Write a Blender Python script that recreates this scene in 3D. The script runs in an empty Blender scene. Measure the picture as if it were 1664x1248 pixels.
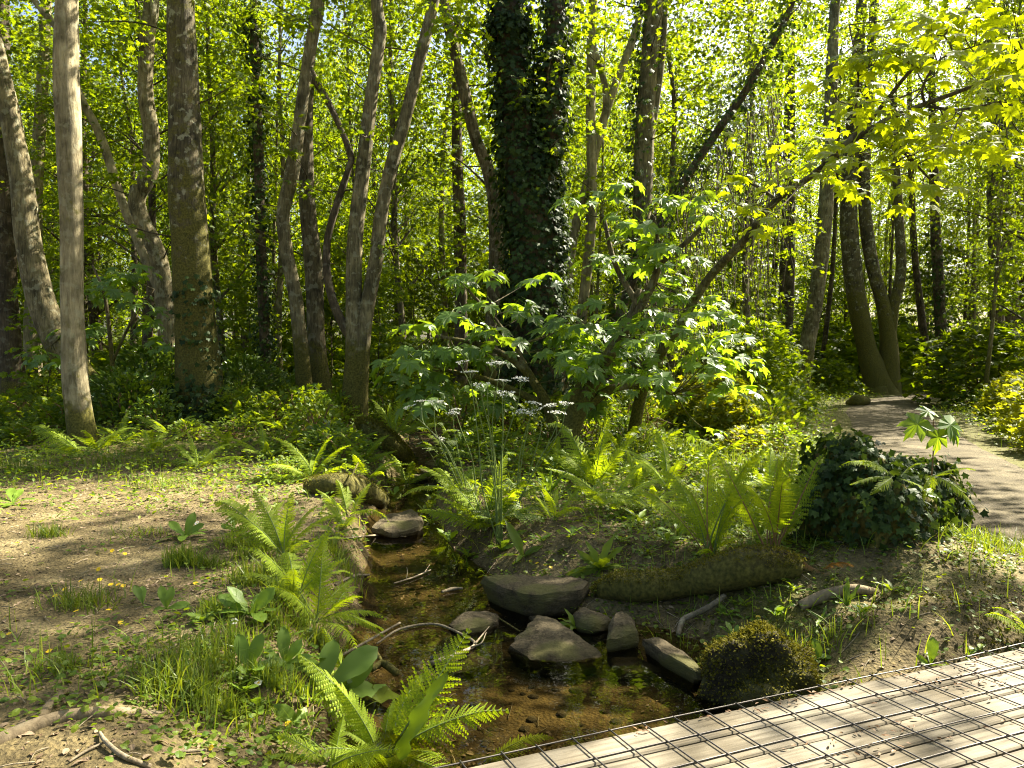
import bpy, math
import numpy as np

SC = bpy.context.scene
COL = SC.collection
RNG = np.random.default_rng(11)
# ------------------------------------------------------------------ camera
F_PX, CAM_H, PITCH = 1250.0, 1.4, math.radians(2.25)
cam = bpy.data.cameras.new('camera'); cam_o = bpy.data.objects.new('camera', cam); COL.objects.link(cam_o)
cam_o.location = (0, 0, CAM_H); cam_o.rotation_euler = (math.pi / 2 - PITCH, 0, 0)
cam.sensor_width = 36.0; cam.lens = 36.0 * F_PX / 1664.0; cam.clip_start = 0.05; cam.clip_end = 600
SC.camera = cam_o
# ------------------------------------------------------------------ light
SUN_AZ, SUN_EL = math.radians(54), math.radians(45)          # azimuth to the right of the view direction
world = bpy.data.worlds.new('World'); SC.world = world; world.use_nodes = True
wn = world.node_tree; wn.nodes.clear()
sky = wn.nodes.new('ShaderNodeTexSky'); sky.sky_type = 'NISHITA'; sky.sun_disc = False
sky.sun_elevation = SUN_EL; sky.sun_rotation = SUN_AZ; sky.dust_density = 4.0
bg = wn.nodes.new('ShaderNodeBackground'); bg.inputs['Strength'].default_value = 0.052
wo = wn.nodes.new('ShaderNodeOutputWorld')
wn.links.new(sky.outputs[0], bg.inputs[0]); wn.links.new(bg.outputs[0], wo.inputs[0])
sl = bpy.data.lights.new('sun', 'SUN'); sl.energy = 5.0; sl.angle = math.radians(0.53); sl.color = (1.0, 0.92, 0.76)
so = bpy.data.objects.new('sun', sl); COL.objects.link(so)
so.rotation_euler = (math.pi / 2 - SUN_EL, 0, -SUN_AZ + math.pi)
so.location = (10, 5, 30)
SC.view_settings.view_transform = 'Standard'; SC.view_settings.look = 'None'
SC.view_settings.exposure = 2.62; SC.view_settings.gamma = 1.0; SC.view_settings.use_curve_mapping = False
SC.render.engine = 'CYCLES'
cy = SC.cycles
cy.max_bounces = 7; cy.diffuse_bounces = 4; cy.glossy_bounces = 3; cy.transmission_bounces = 4; cy.transparent_max_bounces = 8
cy.caustics_reflective = False; cy.caustics_refractive = False; cy.sample_clamp_indirect = 6.0
cy.pixel_filter_type = 'BLACKMAN_HARRIS'; cy.filter_width = 1.1
cy.use_denoising = True
try: cy.denoiser = 'OPENIMAGEDENOISE'
except Exception: pass

# ------------------------------------------------------------------ pixel <-> world (1664 x 1248 photograph)
FWD = np.array([0, math.cos(PITCH), -math.sin(PITCH)]); UP = np.array([0, math.sin(PITCH), math.cos(PITCH)])
def ray(px, py):
    return FWD + (px - 832) / F_PX * np.array([1., 0, 0]) + (624 - py) / F_PX * UP
def P(px, py, Y):
    d = ray(px, py); t = Y / d[1]
    return np.array([d[0] * t, Y, CAM_H + d[2] * t])
def PZ(px, py, z):
    d = ray(px, py); t = (z - CAM_H) / d[2]
    return np.array([d[0] * t, d[1] * t, z])

def _hash(ix, iy, s):
    h = (ix.astype(np.int64) * 374761393 + iy.astype(np.int64) * 668265263 + s * 974634277) & 0xffffffff
    h = ((h ^ (h >> 13)) * 1274126177) & 0xffffffff
    return ((h ^ (h >> 16)) & 0xffff) / 65535.0
def vnoise(x, y, s=0):
    x = np.asarray(x, float); y = np.asarray(y, float)
    ix, iy = np.floor(x), np.floor(y); fx, fy = x - ix, y - iy
    fx = fx * fx * (3 - 2 * fx); fy = fy * fy * (3 - 2 * fy)
    a = _hash(ix, iy, s); b = _hash(ix + 1, iy, s); c = _hash(ix, iy + 1, s); d = _hash(ix + 1, iy + 1, s)
    return (a * (1 - fx) + b * fx) * (1 - fy) + (c * (1 - fx) + d * fx) * fy
def fbm(x, y, s=0, o=4):
    v = 0; a = 0.5
    for i in range(o):
        v = v + a * vnoise(x * 2 ** i, y * 2 ** i, s + i); a *= 0.5
    return v - 0.47
def sstep(a, b, x):
    t = np.clip((x - a) / (b - a), 0, 1); return t * t * (3 - 2 * t)

# ------------------------------------------------------------------ ground height
WATER_Z = -0.30
STREAM = np.array([(1.2, -9), (0.9, -4), (0.55, 0), (0.42, 2.0), (0.28, 3.1), (0.16, 3.8), (-0.28, 4.6), (-0.62, 5.4), (-0.93, 6.7), (-1.19, 7.95), (-1.3, 10.0), (-1.45, 13.0), (-2.2, 17), (-2.0, 24)])
HALF_W = np.array([.8, .8, .8, .8, .8, .74, .52, .38, .28, .24, .22, .22, .2, .2])
PATH = np.array([(3.2, -6), (3.7, 0), (4.1, 4.5), (4.75, 7.4), (5.9, 10.8), (7.6, 15.2), (10.0, 20.6), (13.5, 25.0), (20, 28)])
def poly_dist(x, y, pts, val=None):
    best = np.full(np.shape(x), 1e9); side = np.zeros(np.shape(x)); vv = np.zeros(np.shape(x))
    for i in range(len(pts) - 1):
        a, b = pts[i], pts[i + 1]; d = b - a; L2 = d @ d
        t = np.clip(((x - a[0]) * d[0] + (y - a[1]) * d[1]) / L2, 0, 1)
        qx, qy = x - a[0] - t * d[0], y - a[1] - t * d[1]
        r = np.hypot(qx, qy); m = r < best
        best = np.where(m, r, best); side = np.where(m, np.sign(d[0] * qy - d[1] * qx), side)
        if val is not None: vv = np.where(m, val[i] * (1 - t) + val[i + 1] * t, vv)
    return best, side, vv
BW_A = PZ(735, 1248, 0.0)[:2]; BW_T = PZ(1664, 1050, 0.0)[:2] - BW_A; BW_T = BW_T / np.linalg.norm(BW_T); BW_N = np.array([BW_T[1], -BW_T[0]])
def gauss(x, y, cx, cy_, rx, ry=None):
    ry = ry or rx
    return np.exp(-((x - cx) / rx) ** 2 - ((y - cy_) / ry) ** 2)
def bank(x, y):
    b = 0.02 + 0.10 * fbm(x * .35, y * .35, 3, 3) * sstep(5, 12, y)
    b = b + 0.45 * gauss(x, y, -4.8, 12.6, 2.2) + 0.20 * gauss(x, y, 0.6, 13.0, 2.0)
    b = b + 0.26 * gauss(x, y, 2.9, 5.0, .9, .75) + 0.05 * gauss(x, y, 1.6, 7.0, 1.0)
    return b
def height(x, y):
    x = np.asarray(x, float); y = np.asarray(y, float)
    d, side, hw = poly_dist(x, y, STREAM, HALF_W)
    s = d / hw * (1 + .55 * fbm(x * 1.1, y * 1.1, 60, 3) + .25 * fbm(x * 3.7, y * 3.7, 61, 2))
    up = sstep(9.0, 13.5, y) * 0.33                       # the bed climbs upstream, the water ends there
    bed = -0.40 + up + 0.05 * fbm(x * 3, y * 3, 9, 3)
    wid = np.where(side > 0, 2.2, 2.9)                     # left bank steeper, right one a long slope
    k = sstep(0.78, wid, s)
    pd, _, _ = poly_dist(x, y, PATH)
    pk = 1 - sstep(0.9, 1.7, pd)
    rough = 0.045 * fbm(x * 2.3, y * 2.3, 21, 4) + 0.02 * fbm(x * 9, y * 9, 30, 3)
    rough = rough * (1 - 0.75 * pk)
    far = sstep(30, 90, np.hypot(x, y)) * 1.2
    bd = (x - BW_A[0]) * BW_N[0] + (y - BW_A[1]) * BW_N[1]                     # > 0 under the boardwalk
    al = (x - BW_A[0]) * BW_T[0] + (y - BW_A[1]) * BW_T[1]
    under = sstep(-.45, .05, bd) * sstep(-1.0, -.2, al) * (1 - sstep(3.4, 3.8, bd))
    return bed * (1 - k) + bank(x, y) * (1 - pk * .6) * k + rough * (0.35 + 0.65 * k) + far - .22 * under * k
def H1(x, y): return float(height(np.array([x]), np.array([y]))[0])
def G(px, py, dz=0.0):
    z = 0.0
    for i in range(25):
        p = PZ(px, py, z); z = 0.5 * z + 0.5 * (H1(p[0], p[1]) + dz)
    return PZ(px, py, z)

# ------------------------------------------------------------------ mesh helpers
class MB:
    def __init__(s): s.v = []; s.f = []; s.n = 0
    def add(s, V, Fs):
        V = np.asarray(V, float).reshape(-1, 3)
        for F in (Fs if isinstance(Fs, list) else [Fs]):
            s.f.append(np.asarray(F, int) + s.n)
        s.v.append(V); s.n += len(V)
    def mesh(s, name, mats, smooth=True, origin=None):
        V = np.concatenate(s.v)
        if origin is not None: V = V - np.asarray(origin)
        me = bpy.data.meshes.new(name)
        me.vertices.add(len(V)); me.vertices.foreach_set('co', V.astype(np.float32).ravel())
        nl = sum(f.size for f in s.f); npoly = sum(len(f) for f in s.f)
        li = np.concatenate([f.ravel() for f in s.f]); sizes = np.concatenate([np.full(len(f), f.shape[1]) for f in s.f])
        st = np.concatenate([[0], np.cumsum(sizes)[:-1]])
        me.loops.add(nl); me.loops.foreach_set('vertex_index', li.astype(np.int32))
        me.polygons.add(npoly); me.polygons.foreach_set('loop_start', st.astype(np.int32))
        try: me.polygons.foreach_set('loop_total', sizes.astype(np.int32))
        except Exception: pass
        me.polygons.foreach_set('use_smooth', np.full(npoly, smooth))
        for m in (mats if isinstance(mats, (list, tuple)) else [mats]): me.materials.append(MAT[m])
        me.update(calc_edges=True)
        return me
    def build(s, name, mat, parent=None, smooth=True):
        o = bpy.data.objects.new(name, s.mesh(name, mat, smooth, origin=(parent['_o'] if parent is not None else None)))
        COL.objects.link(o)
        if parent is not None: o.parent = parent
        return o
def link(name, mesh, parent=None, loc=(0, 0, 0), rot=(0, 0, 0), sc=1.0):
    o = bpy.data.objects.new(name, mesh); COL.objects.link(o); o.parent = parent
    o.location = loc; o.rotation_euler = rot; o.scale = (sc,) * 3 if np.isscalar(sc) else sc
    return o
def tag(o, label=None, cat=None, group=None, kind=None):
    if label: o['label'] = label
    if cat: o['category'] = cat
    if group: o['group'] = group
    if kind: o['kind'] = kind
    return o
def thing(name, label, cat, loc, group=None):
    o = bpy.data.objects.new(name, None); COL.objects.link(o); o.location = [float(c) for c in loc]
    o['_o'] = [float(c) for c in loc]; o.empty_display_size = 0.1
    return tag(o, label, cat, group)
def copy_tree(o, parent=None):
    c = o.copy(); COL.objects.link(c); c.parent = parent
    for ch in [k for k in KIDS.get(o.name, [])]: copy_tree(ch, c)
    return c
KIDS = {}
def catmull(pts, n):
    pts = np.asarray(pts, float); k = len(pts)
    if k == 2: return pts[0] + (pts[1] - pts[0]) * np.linspace(0, 1, n)[:, None]
    ext = np.vstack([2 * pts[0] - pts[1], pts, 2 * pts[-1] - pts[-2]])
    u = np.linspace(0, k - 1 - 1e-6, n); i = u.astype(int); t = (u - i)[:, None]
    p0, p1, p2, p3 = ext[i], ext[i + 1], ext[i + 2], ext[i + 3]
    return 0.5 * (2 * p1 + (p2 - p0) * t + (2 * p0 - 5 * p1 + 4 * p2 - p3) * t ** 2 + (3 * p1 - p0 - 3 * p2 + p3) * t ** 3)
def tube(pts, rad, seg=8, n=None, rough=0.0, seed=0, cap=True, flute=0.0):
    pts = np.asarray(pts, float); rad = np.asarray(rad, float)
    if n:
        q = catmull(np.column_stack([pts, rad]), n); pts, rad = q[:, :3], np.maximum(q[:, 3], 1e-4)
    m = len(pts); T = np.gradient(pts, axis=0); T /= np.linalg.norm(T, axis=1)[:, None] + 1e-12
    ref = np.array([1., 0, 0]) if abs(T[0, 0]) < .8 else np.array([0, 1., 0])
    A = np.zeros_like(pts)
    a = ref - T[0] * (ref @ T[0]); a /= np.linalg.norm(a)
    for i in range(m):
        a = a - T[i] * (a @ T[i]); a /= np.linalg.norm(a) + 1e-12; A[i] = a
    B = np.cross(T, A); ang = np.arange(seg) / seg * 2 * np.pi
    R = np.repeat(rad[:, None], seg, 1)
    if rough:
        L = np.concatenate([[0], np.cumsum(np.linalg.norm(np.diff(pts, axis=0), axis=1))])
        cx, cyy = np.cos(ang) * 1.3, np.sin(ang) * 1.3
        R = R * (1 + rough * 2 * fbm(cx[None] + L[:, None] * .9 + seed * 7.1, cyy[None] + L[:, None] * .35 + seed * 3.3, seed, 3))
    if flute:
        R = R * (1 + flute * np.cos(ang * 5 + seed)[None])
    V = pts[:, None] + R[..., None] * (np.cos(ang)[None, :, None] * A[:, None] + np.sin(ang)[None, :, None] * B[:, None])
    i = np.arange(m - 1)[:, None] * seg; j = np.arange(seg)[None]; j2 = (j + 1) % seg
    Fq = np.stack([i + j, i + j2, i + seg + j2, i + seg + j], -1).reshape(-1, 4)
    V = V.reshape(-1, 3); Fs = [Fq]
    if cap:
        V = np.vstack([V, pts[0], pts[-1]]); c0 = m * seg; jj = np.arange(seg)
        Fs.append(np.column_stack([np.full(seg, c0), (jj + 1) % seg, jj]))
        Fs.append(np.column_stack([np.full(seg, c0 + 1), (m - 1) * seg + jj, (m - 1) * seg + (jj + 1) % seg]))
    return V, Fs
def fan(outline, centre):
    V = np.array([centre] + list(outline), float); k = len(outline)
    return V, np.array([(0, i + 1, (i + 1) % k + 1) for i in range(k)])
def _sym(r):     # right-hand outline from tip to base -> closed outline
    return [tuple(p) for p in r] + [(-p[0], p[1]) for p in r[::-1] if p[0] > 1e-6]
def _shape(o, c, droop=.25, fold=.12):
    V, Fc = fan([(x, y, 0) for x, y in o], (c[0], c[1], 0))
    V[:, 2] = -droop * (V[:, 1] - .2) ** 2 + fold * np.abs(V[:, 0]) - .35 * V[:, 0] ** 2
    return V, Fc
T_MAPLE = _shape(_sym([(0, 1), (.09, .82), (.19, .80), (.16, .60), (.34, .68), (.52, .76), (.49, .54), (.40, .42), (.37, .34), (.55, .24), (.58, .10), (.36, .04), (.16, -.03), (0, .07)]), (0, .34), .45, .10)
T_LOBED = _shape(_sym([(0, 1), (.15, .62), (.5, .72), (.36, .36), (.52, .1), (.15, 0)]), (0, .35), .4, .12)
T_IVY = _shape(_sym([(0, 1), (.2, .6), (.48, .62), (.36, .3), (.42, .02), (0, .06)]), (0, .3), .15, .08)
T_OVAL = _shape(_sym([(0, 1), (.17, .72), (.24, .42), (.14, .1), (0, 0)]), (0, .45), .3, .25)
T_QUAD = (np.array([(0, 0, 0), (.36, .48, .08), (0, 1, -.05), (-.36, .48, .08)]), np.array([(0, 1, 2), (0, 2, 3)]))
def norm(a): return a / (np.linalg.norm(a, axis=-1, keepdims=True) + 1e-9)
def leaves(mb, pos, dirs, nrm, size, tpl):
    pos = np.asarray(pos); N = len(pos)
    if N == 0: return
    TV, TF = tpl; y = norm(np.asarray(dirs)); x = norm(np.cross(y, np.asarray(nrm))); z = np.cross(x, y)
    s = np.asarray(size).reshape(-1, 1, 1) if np.ndim(size) else size
    V = pos[:, None] + s * (TV[None, :, 0:1] * x[:, None] + TV[None, :, 1:2] * y[:, None] + TV[None, :, 2:3] * z[:, None])
    Fc = (TF[None] + (np.arange(N) * len(TV))[:, None, None]).reshape(-1, TF.shape[1])
    mb.add(V.reshape(-1, 3), Fc)
def sprays(mb, centres, radius, per, size, tpl, rng, outward=None, droop=.45, tilt=.35):
    C = np.repeat(np.asarray(centres), per, 0); N = len(C)
    R = np.repeat(np.broadcast_to(radius, (len(centres),)), per)
    a = rng.uniform(0, 2 * np.pi, N); r = R * np.sqrt(rng.uniform(0, 1, N))
    off = np.column_stack([np.cos(a) * r, np.sin(a) * r, -.25 * r * r / np.maximum(R, .1) + rng.normal(0, .10, N) * R])
    d = np.column_stack([np.cos(a), np.sin(a), -droop + rng.normal(0, .3, N)]) + rng.normal(0, .45, (N, 3))
    n = np.column_stack([np.zeros(N), np.zeros(N), np.ones(N)]) + rng.normal(0, tilt, (N, 3))
    leaves(mb, C + off, d, n, size * rng.uniform(.6, 1.25, N), tpl)

# ------------------------------------------------------------------ materials
MAT = {}
def nt(name):
    m = bpy.data.materials.new(name); m.use_nodes = True; t = m.node_tree; t.nodes.clear(); MAT[name] = m
    out = t.nodes.new('ShaderNodeOutputMaterial')
    def N(k, **kw):
        n = t.nodes.new('ShaderNode' + k)
        for a, b in kw.items():
            if a.startswith('i_'):
                key = a[2:]; key = int(key) if key.isdigit() else key.replace('_', ' ')
                n.inputs[key].default_value = b
            else: setattr(n, a, b)
        return n
    def L(a, b): t.links.new(a, b)
    return m, t, out, N, L
def rgba(c): return (c[0], c[1], c[2], 1)
def ramp(N, stops):
    r = N('ValToRGB'); e = r.color_ramp.elements
    while len(e) < len(stops): e.new(0.5)
    for i, (p, c) in enumerate(stops): e[i].position = p; e[i].color = rgba(c) if len(c) == 3 else c
    return r
def leafmat(name, c1, c2, tr, mixf=.5, rough=.42, spec=.5, ovar=.25):
    m, t, out, N, L = nt(name)
    g = N('NewGeometry'); oi = N('ObjectInfo')
    r = ramp(N, [(0, c1), (1, c2)]); L(g.outputs['Random Per Island'], r.inputs[0])
    mp = N('MapRange', i_3=1 - ovar, i_4=1 + ovar); L(oi.outputs['Random'], mp.inputs[0])
    hs = N('HueSaturation'); L(r.outputs[0], hs.inputs['Color']); L(mp.outputs[0], hs.inputs['Value'])
    p = N('BsdfPrincipled', i_Roughness=rough); p.inputs['Specular IOR Level'].default_value = spec
    L(hs.outputs[0], p.inputs['Base Color'])
    mx = N('MixRGB', blend_type='MULTIPLY', i_0=1.0, i_2=rgba(tr)); L(hs.outputs[0], mx.inputs[1])
    tl = N('BsdfTranslucent'); L(mx.outputs[0], tl.inputs[0])
    ms = N('MixShader', i_0=mixf); L(p.outputs[0], ms.inputs[1]); L(tl.outputs[0], ms.inputs[2]); L(ms.outputs[0], out.inputs[0])
# base colours of real leaves; the translucent tint is a multiplier (transmitted light is yellower and a little stronger)
leafmat('canopy_leaf', (.048, .086, .009), (.10, .142, .013), (3.8, 3.2, .3), .48, .55, .25)
leafmat('maple_leaf', (.06, .125, .024), (.12, .195, .034), (2.9, 2.4, .35), .48, .42, .5, .15)
leafmat('maple_leaf_young', (.115, .17, .010), (.165, .22, .013), (3.2, 2.65, .3), .58, .45, .4, .10)
leafmat('ivy_leaf', (.012, .028, .007), (.05, .085, .018), (2.2, 1.9, .4), .25, .55, .16, .1)
leafmat('fern_leaf', (.155, .235, .012), (.24, .305, .02), (2.2, 2.0, .35), .42, .6, .2, .12)
leafmat('fern_dead', (.16, .09, .03), (.24, .14, .05), (1.2, 1.1, .6), .3, .7, .2)
leafmat('herb_leaf', (.06, .118, .011), (.15, .205, .018), (2.5, 2.1, .4), .45, .5, .3, .15)
leafmat('bramble_leaf', (.09, .13, .016), (.16, .19, .022), (3.4, 2.7, .35), .52, .55, .25, .1)
leafmat('rosette_leaf', (.095, .175, .016), (.155, .24, .024), (1.8, 1.6, .5), .38, .5, .4, .2)
leafmat('laurel_leaf', (.06, .12, .02), (.12, .18, .03), (1.9, 1.7, .5), .4, .3, .6, .1)
leafmat('grass_blade', (.08, .14, .013), (.19, .24, .03), (1.8, 1.6, .5), .4, .45, .4, .2)
leafmat('moss', (.075, .075, .012), (.17, .15, .02), (1.2, 1.2, .6), .25, .9, .1, .1)
leafmat('dead_leaf', (.10, .065, .035), (.32, .24, .15), (1.1, 1.0, .8), .2, .7, .2)
leafmat('white_petal', (.72, .74, .66), (.8, .8, .74), (1, 1, .9), .3, .6, .2, .05)
leafmat('yellow_petal', (.75, .50, .01), (.80, .58, .02), (1, .95, .6), .35, .4, .4, .05)
leafmat('green_stem', (.12, .17, .04), (.17, .22, .06), (1, 1, 1), .1, .5, .3, .1)
leafmat('brown_stem', (.16, .09, .04), (.22, .12, .05), (1, 1, 1), .05, .6, .3, .1)

def bark(name, dark, light, moss=.0, mossh=1.0, lichen=.0, ridg=10.0, bump=.5):
    m, t, out, N, L = nt(name)
    tc = N('TexCoord'); mp = N('Mapping'); mp.inputs['Scale'].default_value = (ridg, ridg, ridg * .16); L(tc.outputs['Object'], mp.inputs[0])
    n1 = N('TexNoise', i_Scale=2.2, i_Detail=9.0, i_Roughness=.72, i_Distortion=.35); L(mp.outputs[0], n1.inputs['Vector'])
    n2 = N('TexNoise', i_Scale=3.1, i_Detail=5.0); L(tc.outputs['Object'], n2.inputs['Vector'])
    r = ramp(N, [(.36, dark), (.62, light)]); L(n1.outputs[0], r.inputs[0])
    r2 = ramp(N, [(.35, (.42, .42, .36)), (.66, (1.2, 1.17, 1.02))]); L(n2.outputs[0], r2.inputs[0])
    mu = N('MixRGB', blend_type='MULTIPLY', i_0=1.0); L(r.outputs[0], mu.inputs[1]); L(r2.outputs[0], mu.inputs[2])
    col = mu.outputs[0]
    if lichen:
        n3 = N('TexNoise', i_Scale=9.0, i_Detail=4.0); L(tc.outputs['Object'], n3.inputs['Vector'])
        r3 = ramp(N, [(.56, (0, 0, 0)), (.62, (lichen,) * 3)]); L(n3.outputs[0], r3.inputs[0])
        mx = N('MixRGB', i_2=(.34, .33, .22, 1)); L(r3.outputs[0], mx.inputs[0]); L(col, mx.inputs[1]); col = mx.outputs[0]
    if moss:
        sx = N('SeparateXYZ'); L(tc.outputs['Object'], sx.inputs[0])
        fz = N('MapRange', i_1=mossh, i_2=0.0, i_3=0.0, i_4=.55); L(sx.outputs[2], fz.inputs[0])
        n4 = N('TexNoise', i_Scale=5.0, i_Detail=6.0, i_Roughness=.7); L(tc.outputs['Object'], n4.inputs['Vector'])
        ad = N('Math', operation='ADD'); L(fz.outputs[0], ad.inputs[0]); L(n4.outputs[0], ad.inputs[1])
        r4 = ramp(N, [(.72 - .3 * moss, (0, 0, 0)), (.86 - .3 * moss, (1, 1, 1))]); L(ad.outputs[0], r4.inputs[0])
        nm = N('TexNoise', i_Scale=40.0, i_Detail=3.0); L(tc.outputs['Object'], nm.inputs['Vector'])
        rm = ramp(N, [(.3, (.05, .05, .012)), (.7, (.16, .14, .03))]); L(nm.outputs[0], rm.inputs[0])
        mx = N('MixRGB'); L(r4.outputs[0], mx.inputs[0]); L(col, mx.inputs[1]); L(rm.outputs[0], mx.inputs[2]); col = mx.outputs[0]
    p = N('BsdfPrincipled', i_Roughness=.88); p.inputs['Specular IOR Level'].default_value = .2
    L(col, p.inputs['Base Color'])
    b = N('Bump', i_Strength=bump, i_Distance=.05); L(n1.outputs[0], b.inputs['Height']); L(b.outputs[0], p.inputs['Normal'])
    L(p.outputs[0], out.inputs[0])
bark('bark_pale', (.16, .135, .085), (.36, .315, .215), .5, .75, .35, 9, .5)
bark('bark_grey', (.085, .071, .042), (.29, .25, .155), .4, 2.0, .5, 14, .9)
bark('bark_mossy', (.05, .042, .027), (.18, .155, .10), .75, 4.0, .8, 16, .9)
bark('bark_dark', (.05, .04, .027), (.13, .10, .068), .2, 1.2, .2, 14, .7)
bark('bark_plain', (.055, .045, .028), (.20, .168, .105), .3, 2.0, .4, 13, .9)
bark('log_mossy', (.03, .023, .013), (.085, .065, .038), .45, .6, .2, 12, .9)
bark('stick', (.14, .11, .075), (.34, .29, .22), 0, 1, .2, 16, .4)
bark('root', (.17, .13, .085), (.30, .24, .165), 0, 1, .1, 10, .3)

def soilmat(name, a, b, c, mossk=True):
    m, t, out, N, L = nt(name)
    tc = N('TexCoord'); O = tc.outputs['Object']
    n1 = N('TexNoise', i_Scale=1.7, i_Detail=8.0, i_Roughness=.62); L(O, n1.inputs['Vector'])
    n2 = N('TexNoise', i_Scale=34.0, i_Detail=6.0, i_Roughness=.7); L(O, n2.inputs['Vector'])
    v = N('TexVoronoi', i_Scale=55.0); L(O, v.inputs['Vector'])
    r1 = ramp(N, [(.32, a), (.52, b), (.7, c)]); L(n1.outputs[0], r1.inputs[0])
    r2 = ramp(N, [(.25, (.30, .28, .25)), (.5, (.95, .95, .95)), (.75, (1.6, 1.55, 1.4))]); L(n2.outputs[0], r2.inputs[0])
    mu = N('MixRGB', blend_type='MULTIPLY', i_0=1.0); L(r1.outputs[0], mu.inputs[1]); L(r2.outputs[0], mu.inputs[2]); col = mu.outputs[0]
    if mossk:
        at = N('Attribute', attribute_name='moss'); n4 = N('TexNoise', i_Scale=6.0, i_Detail=7.0, i_Roughness=.7); L(O, n4.inputs['Vector'])
        ad = N('Math', operation='ADD'); L(at.outputs['Fac'], ad.inputs[0]); L(n4.outputs[0], ad.inputs[1])
        r4 = ramp(N, [(.78, (0, 0, 0)), (1.0, (.9, .9, .9))]); L(ad.outputs[0], r4.inputs[0])
        rm = ramp(N, [(.3, (.04, .05, .012)), (.7, (.13, .12, .03))]); L(n2.outputs[0], rm.inputs[0])
        mx = N('MixRGB'); L(r4.outputs[0], mx.inputs[0]); L(col, mx.inputs[1]); L(rm.outputs[0], mx.inputs[2]); col = mx.outputs[0]
        aw = N('Attribute', attribute_name='wet'); mw = N('MixRGB', blend_type='MULTIPLY', i_2=(.5, .44, .33, 1)); L(aw.outputs['Fac'], mw.inputs[0]); L(col, mw.inputs[1]); col = mw.outputs[0]
    p = N('BsdfPrincipled', i_Roughness=.92); p.inputs['Specular IOR Level'].default_value = .15; L(col, p.inputs['Base Color'])
    ml = N('MixRGB', i_0=.35); L(n2.outputs[0], ml.inputs[1]); L(v.outputs[0], ml.inputs[2])
    bm = N('Bump', i_Strength=.8, i_Distance=.035); L(ml.outputs[0], bm.inputs['Height']); L(bm.outputs[0], p.inputs['Normal'])
    L(p.outputs[0], out.inputs[0])
soilmat('soil', (.055, .042, .018), (.125, .099, .046), (.215, .175, .088))
soilmat('path_dirt', (.055, .045, .025), (.095, .079, .046), (.145, .122, .074), False)
def stonemat(name, a, b, moss):
    m, t, out, N, L = nt(name)
    tc = N('TexCoord'); O = tc.outputs['Object']; mp = N('Mapping'); mp.inputs['Scale'].default_value = (1, 1, 3.5); L(O, mp.inputs[0])
    n1 = N('TexNoise', i_Scale=9.0, i_Detail=12.0, i_Roughness=.75); L(mp.outputs[0], n1.inputs['Vector'])
    n2 = N('TexNoise', i_Scale=3.0, i_Detail=6.0); L(O, n2.inputs['Vector'])
    n3 = N('TexNoise', i_Scale=60.0, i_Detail=4.0); L(O, n3.inputs['Vector'])
    r = ramp(N, [(.3, a), (.7, b)]); L(n1.outputs[0], r.inputs[0])
    r3 = ramp(N, [(.3, (.7, .7, .7)), (.7, (1.2, 1.2, 1.2))]); L(n3.outputs[0], r3.inputs[0])
    mu = N('MixRGB', blend_type='MULTIPLY', i_0=1.0); L(r.outputs[0], mu.inputs[1]); L(r3.outputs[0], mu.inputs[2])
    rm = ramp(N, [(.62 - .2 * moss, (0, 0, 0)), (.72 - .2 * moss, (.85, .85, .85))]); L(n2.outputs[0], rm.inputs[0])
    vc = N('TexVoronoi', feature='DISTANCE_TO_EDGE', i_Scale=5.5); wv = N('MixRGB', i_0=.22); L(O, wv.inputs[1]); L(n1.outputs[1], wv.inputs[2]); L(wv.outputs[0], vc.inputs['Vector'])
    rc = ramp(N, [(.0, (.35, .33, .28)), (.035, (1, 1, 1))]); L(vc.outputs[0], rc.inputs[0]); mc = N('MixRGB', blend_type='MULTIPLY', i_0=1.0); L(mu.outputs[0], mc.inputs[1]); L(rc.outputs[0], mc.inputs[2]); mu = mc
    mx = N('MixRGB', i_2=(.10, .095, .03, 1)); L(rm.outputs[0], mx.inputs[0]); L(mu.outputs[0], mx.inputs[1])
    ge = N('NewGeometry'); sz = N('SeparateXYZ'); L(ge.outputs['Position'], sz.inputs[0]); nz = N('Math', operation='MULTIPLY_ADD', i_1=.05); L(n2.outputs[0], nz.inputs[0]); L(sz.outputs[2], nz.inputs[2])
    wz = N('MapRange', i_1=WATER_Z + .06, i_2=WATER_Z + .025, i_3=0.0, i_4=1.0); L(nz.outputs[0], wz.inputs[0])
    mw = N('MixRGB', blend_type='MULTIPLY', i_2=(.38, .36, .28, 1)); L(wz.outputs[0], mw.inputs[0]); L(mx.outputs[0], mw.inputs[1])
    p = N('BsdfPrincipled', i_Roughness=.85); p.inputs['Specular IOR Level'].default_value = .18; L(mw.outputs[0], p.inputs['Base Color'])
    bm = N('Bump', i_Strength=1.0, i_Distance=.03); L(n1.outputs[0], bm.inputs['Height']); L(bm.outputs[0], p.inputs['Normal']); L(p.outputs[0], out.inputs[0])
stonemat('stone', (.045, .035, .018), (.165, .132, .075), .5)
stonemat('stone_dark', (.042, .033, .017), (.135, .107, .06), .55)
stonemat('stone_mossy', (.022, .018, .01), (.06, .05, .028), 1.0)
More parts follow.
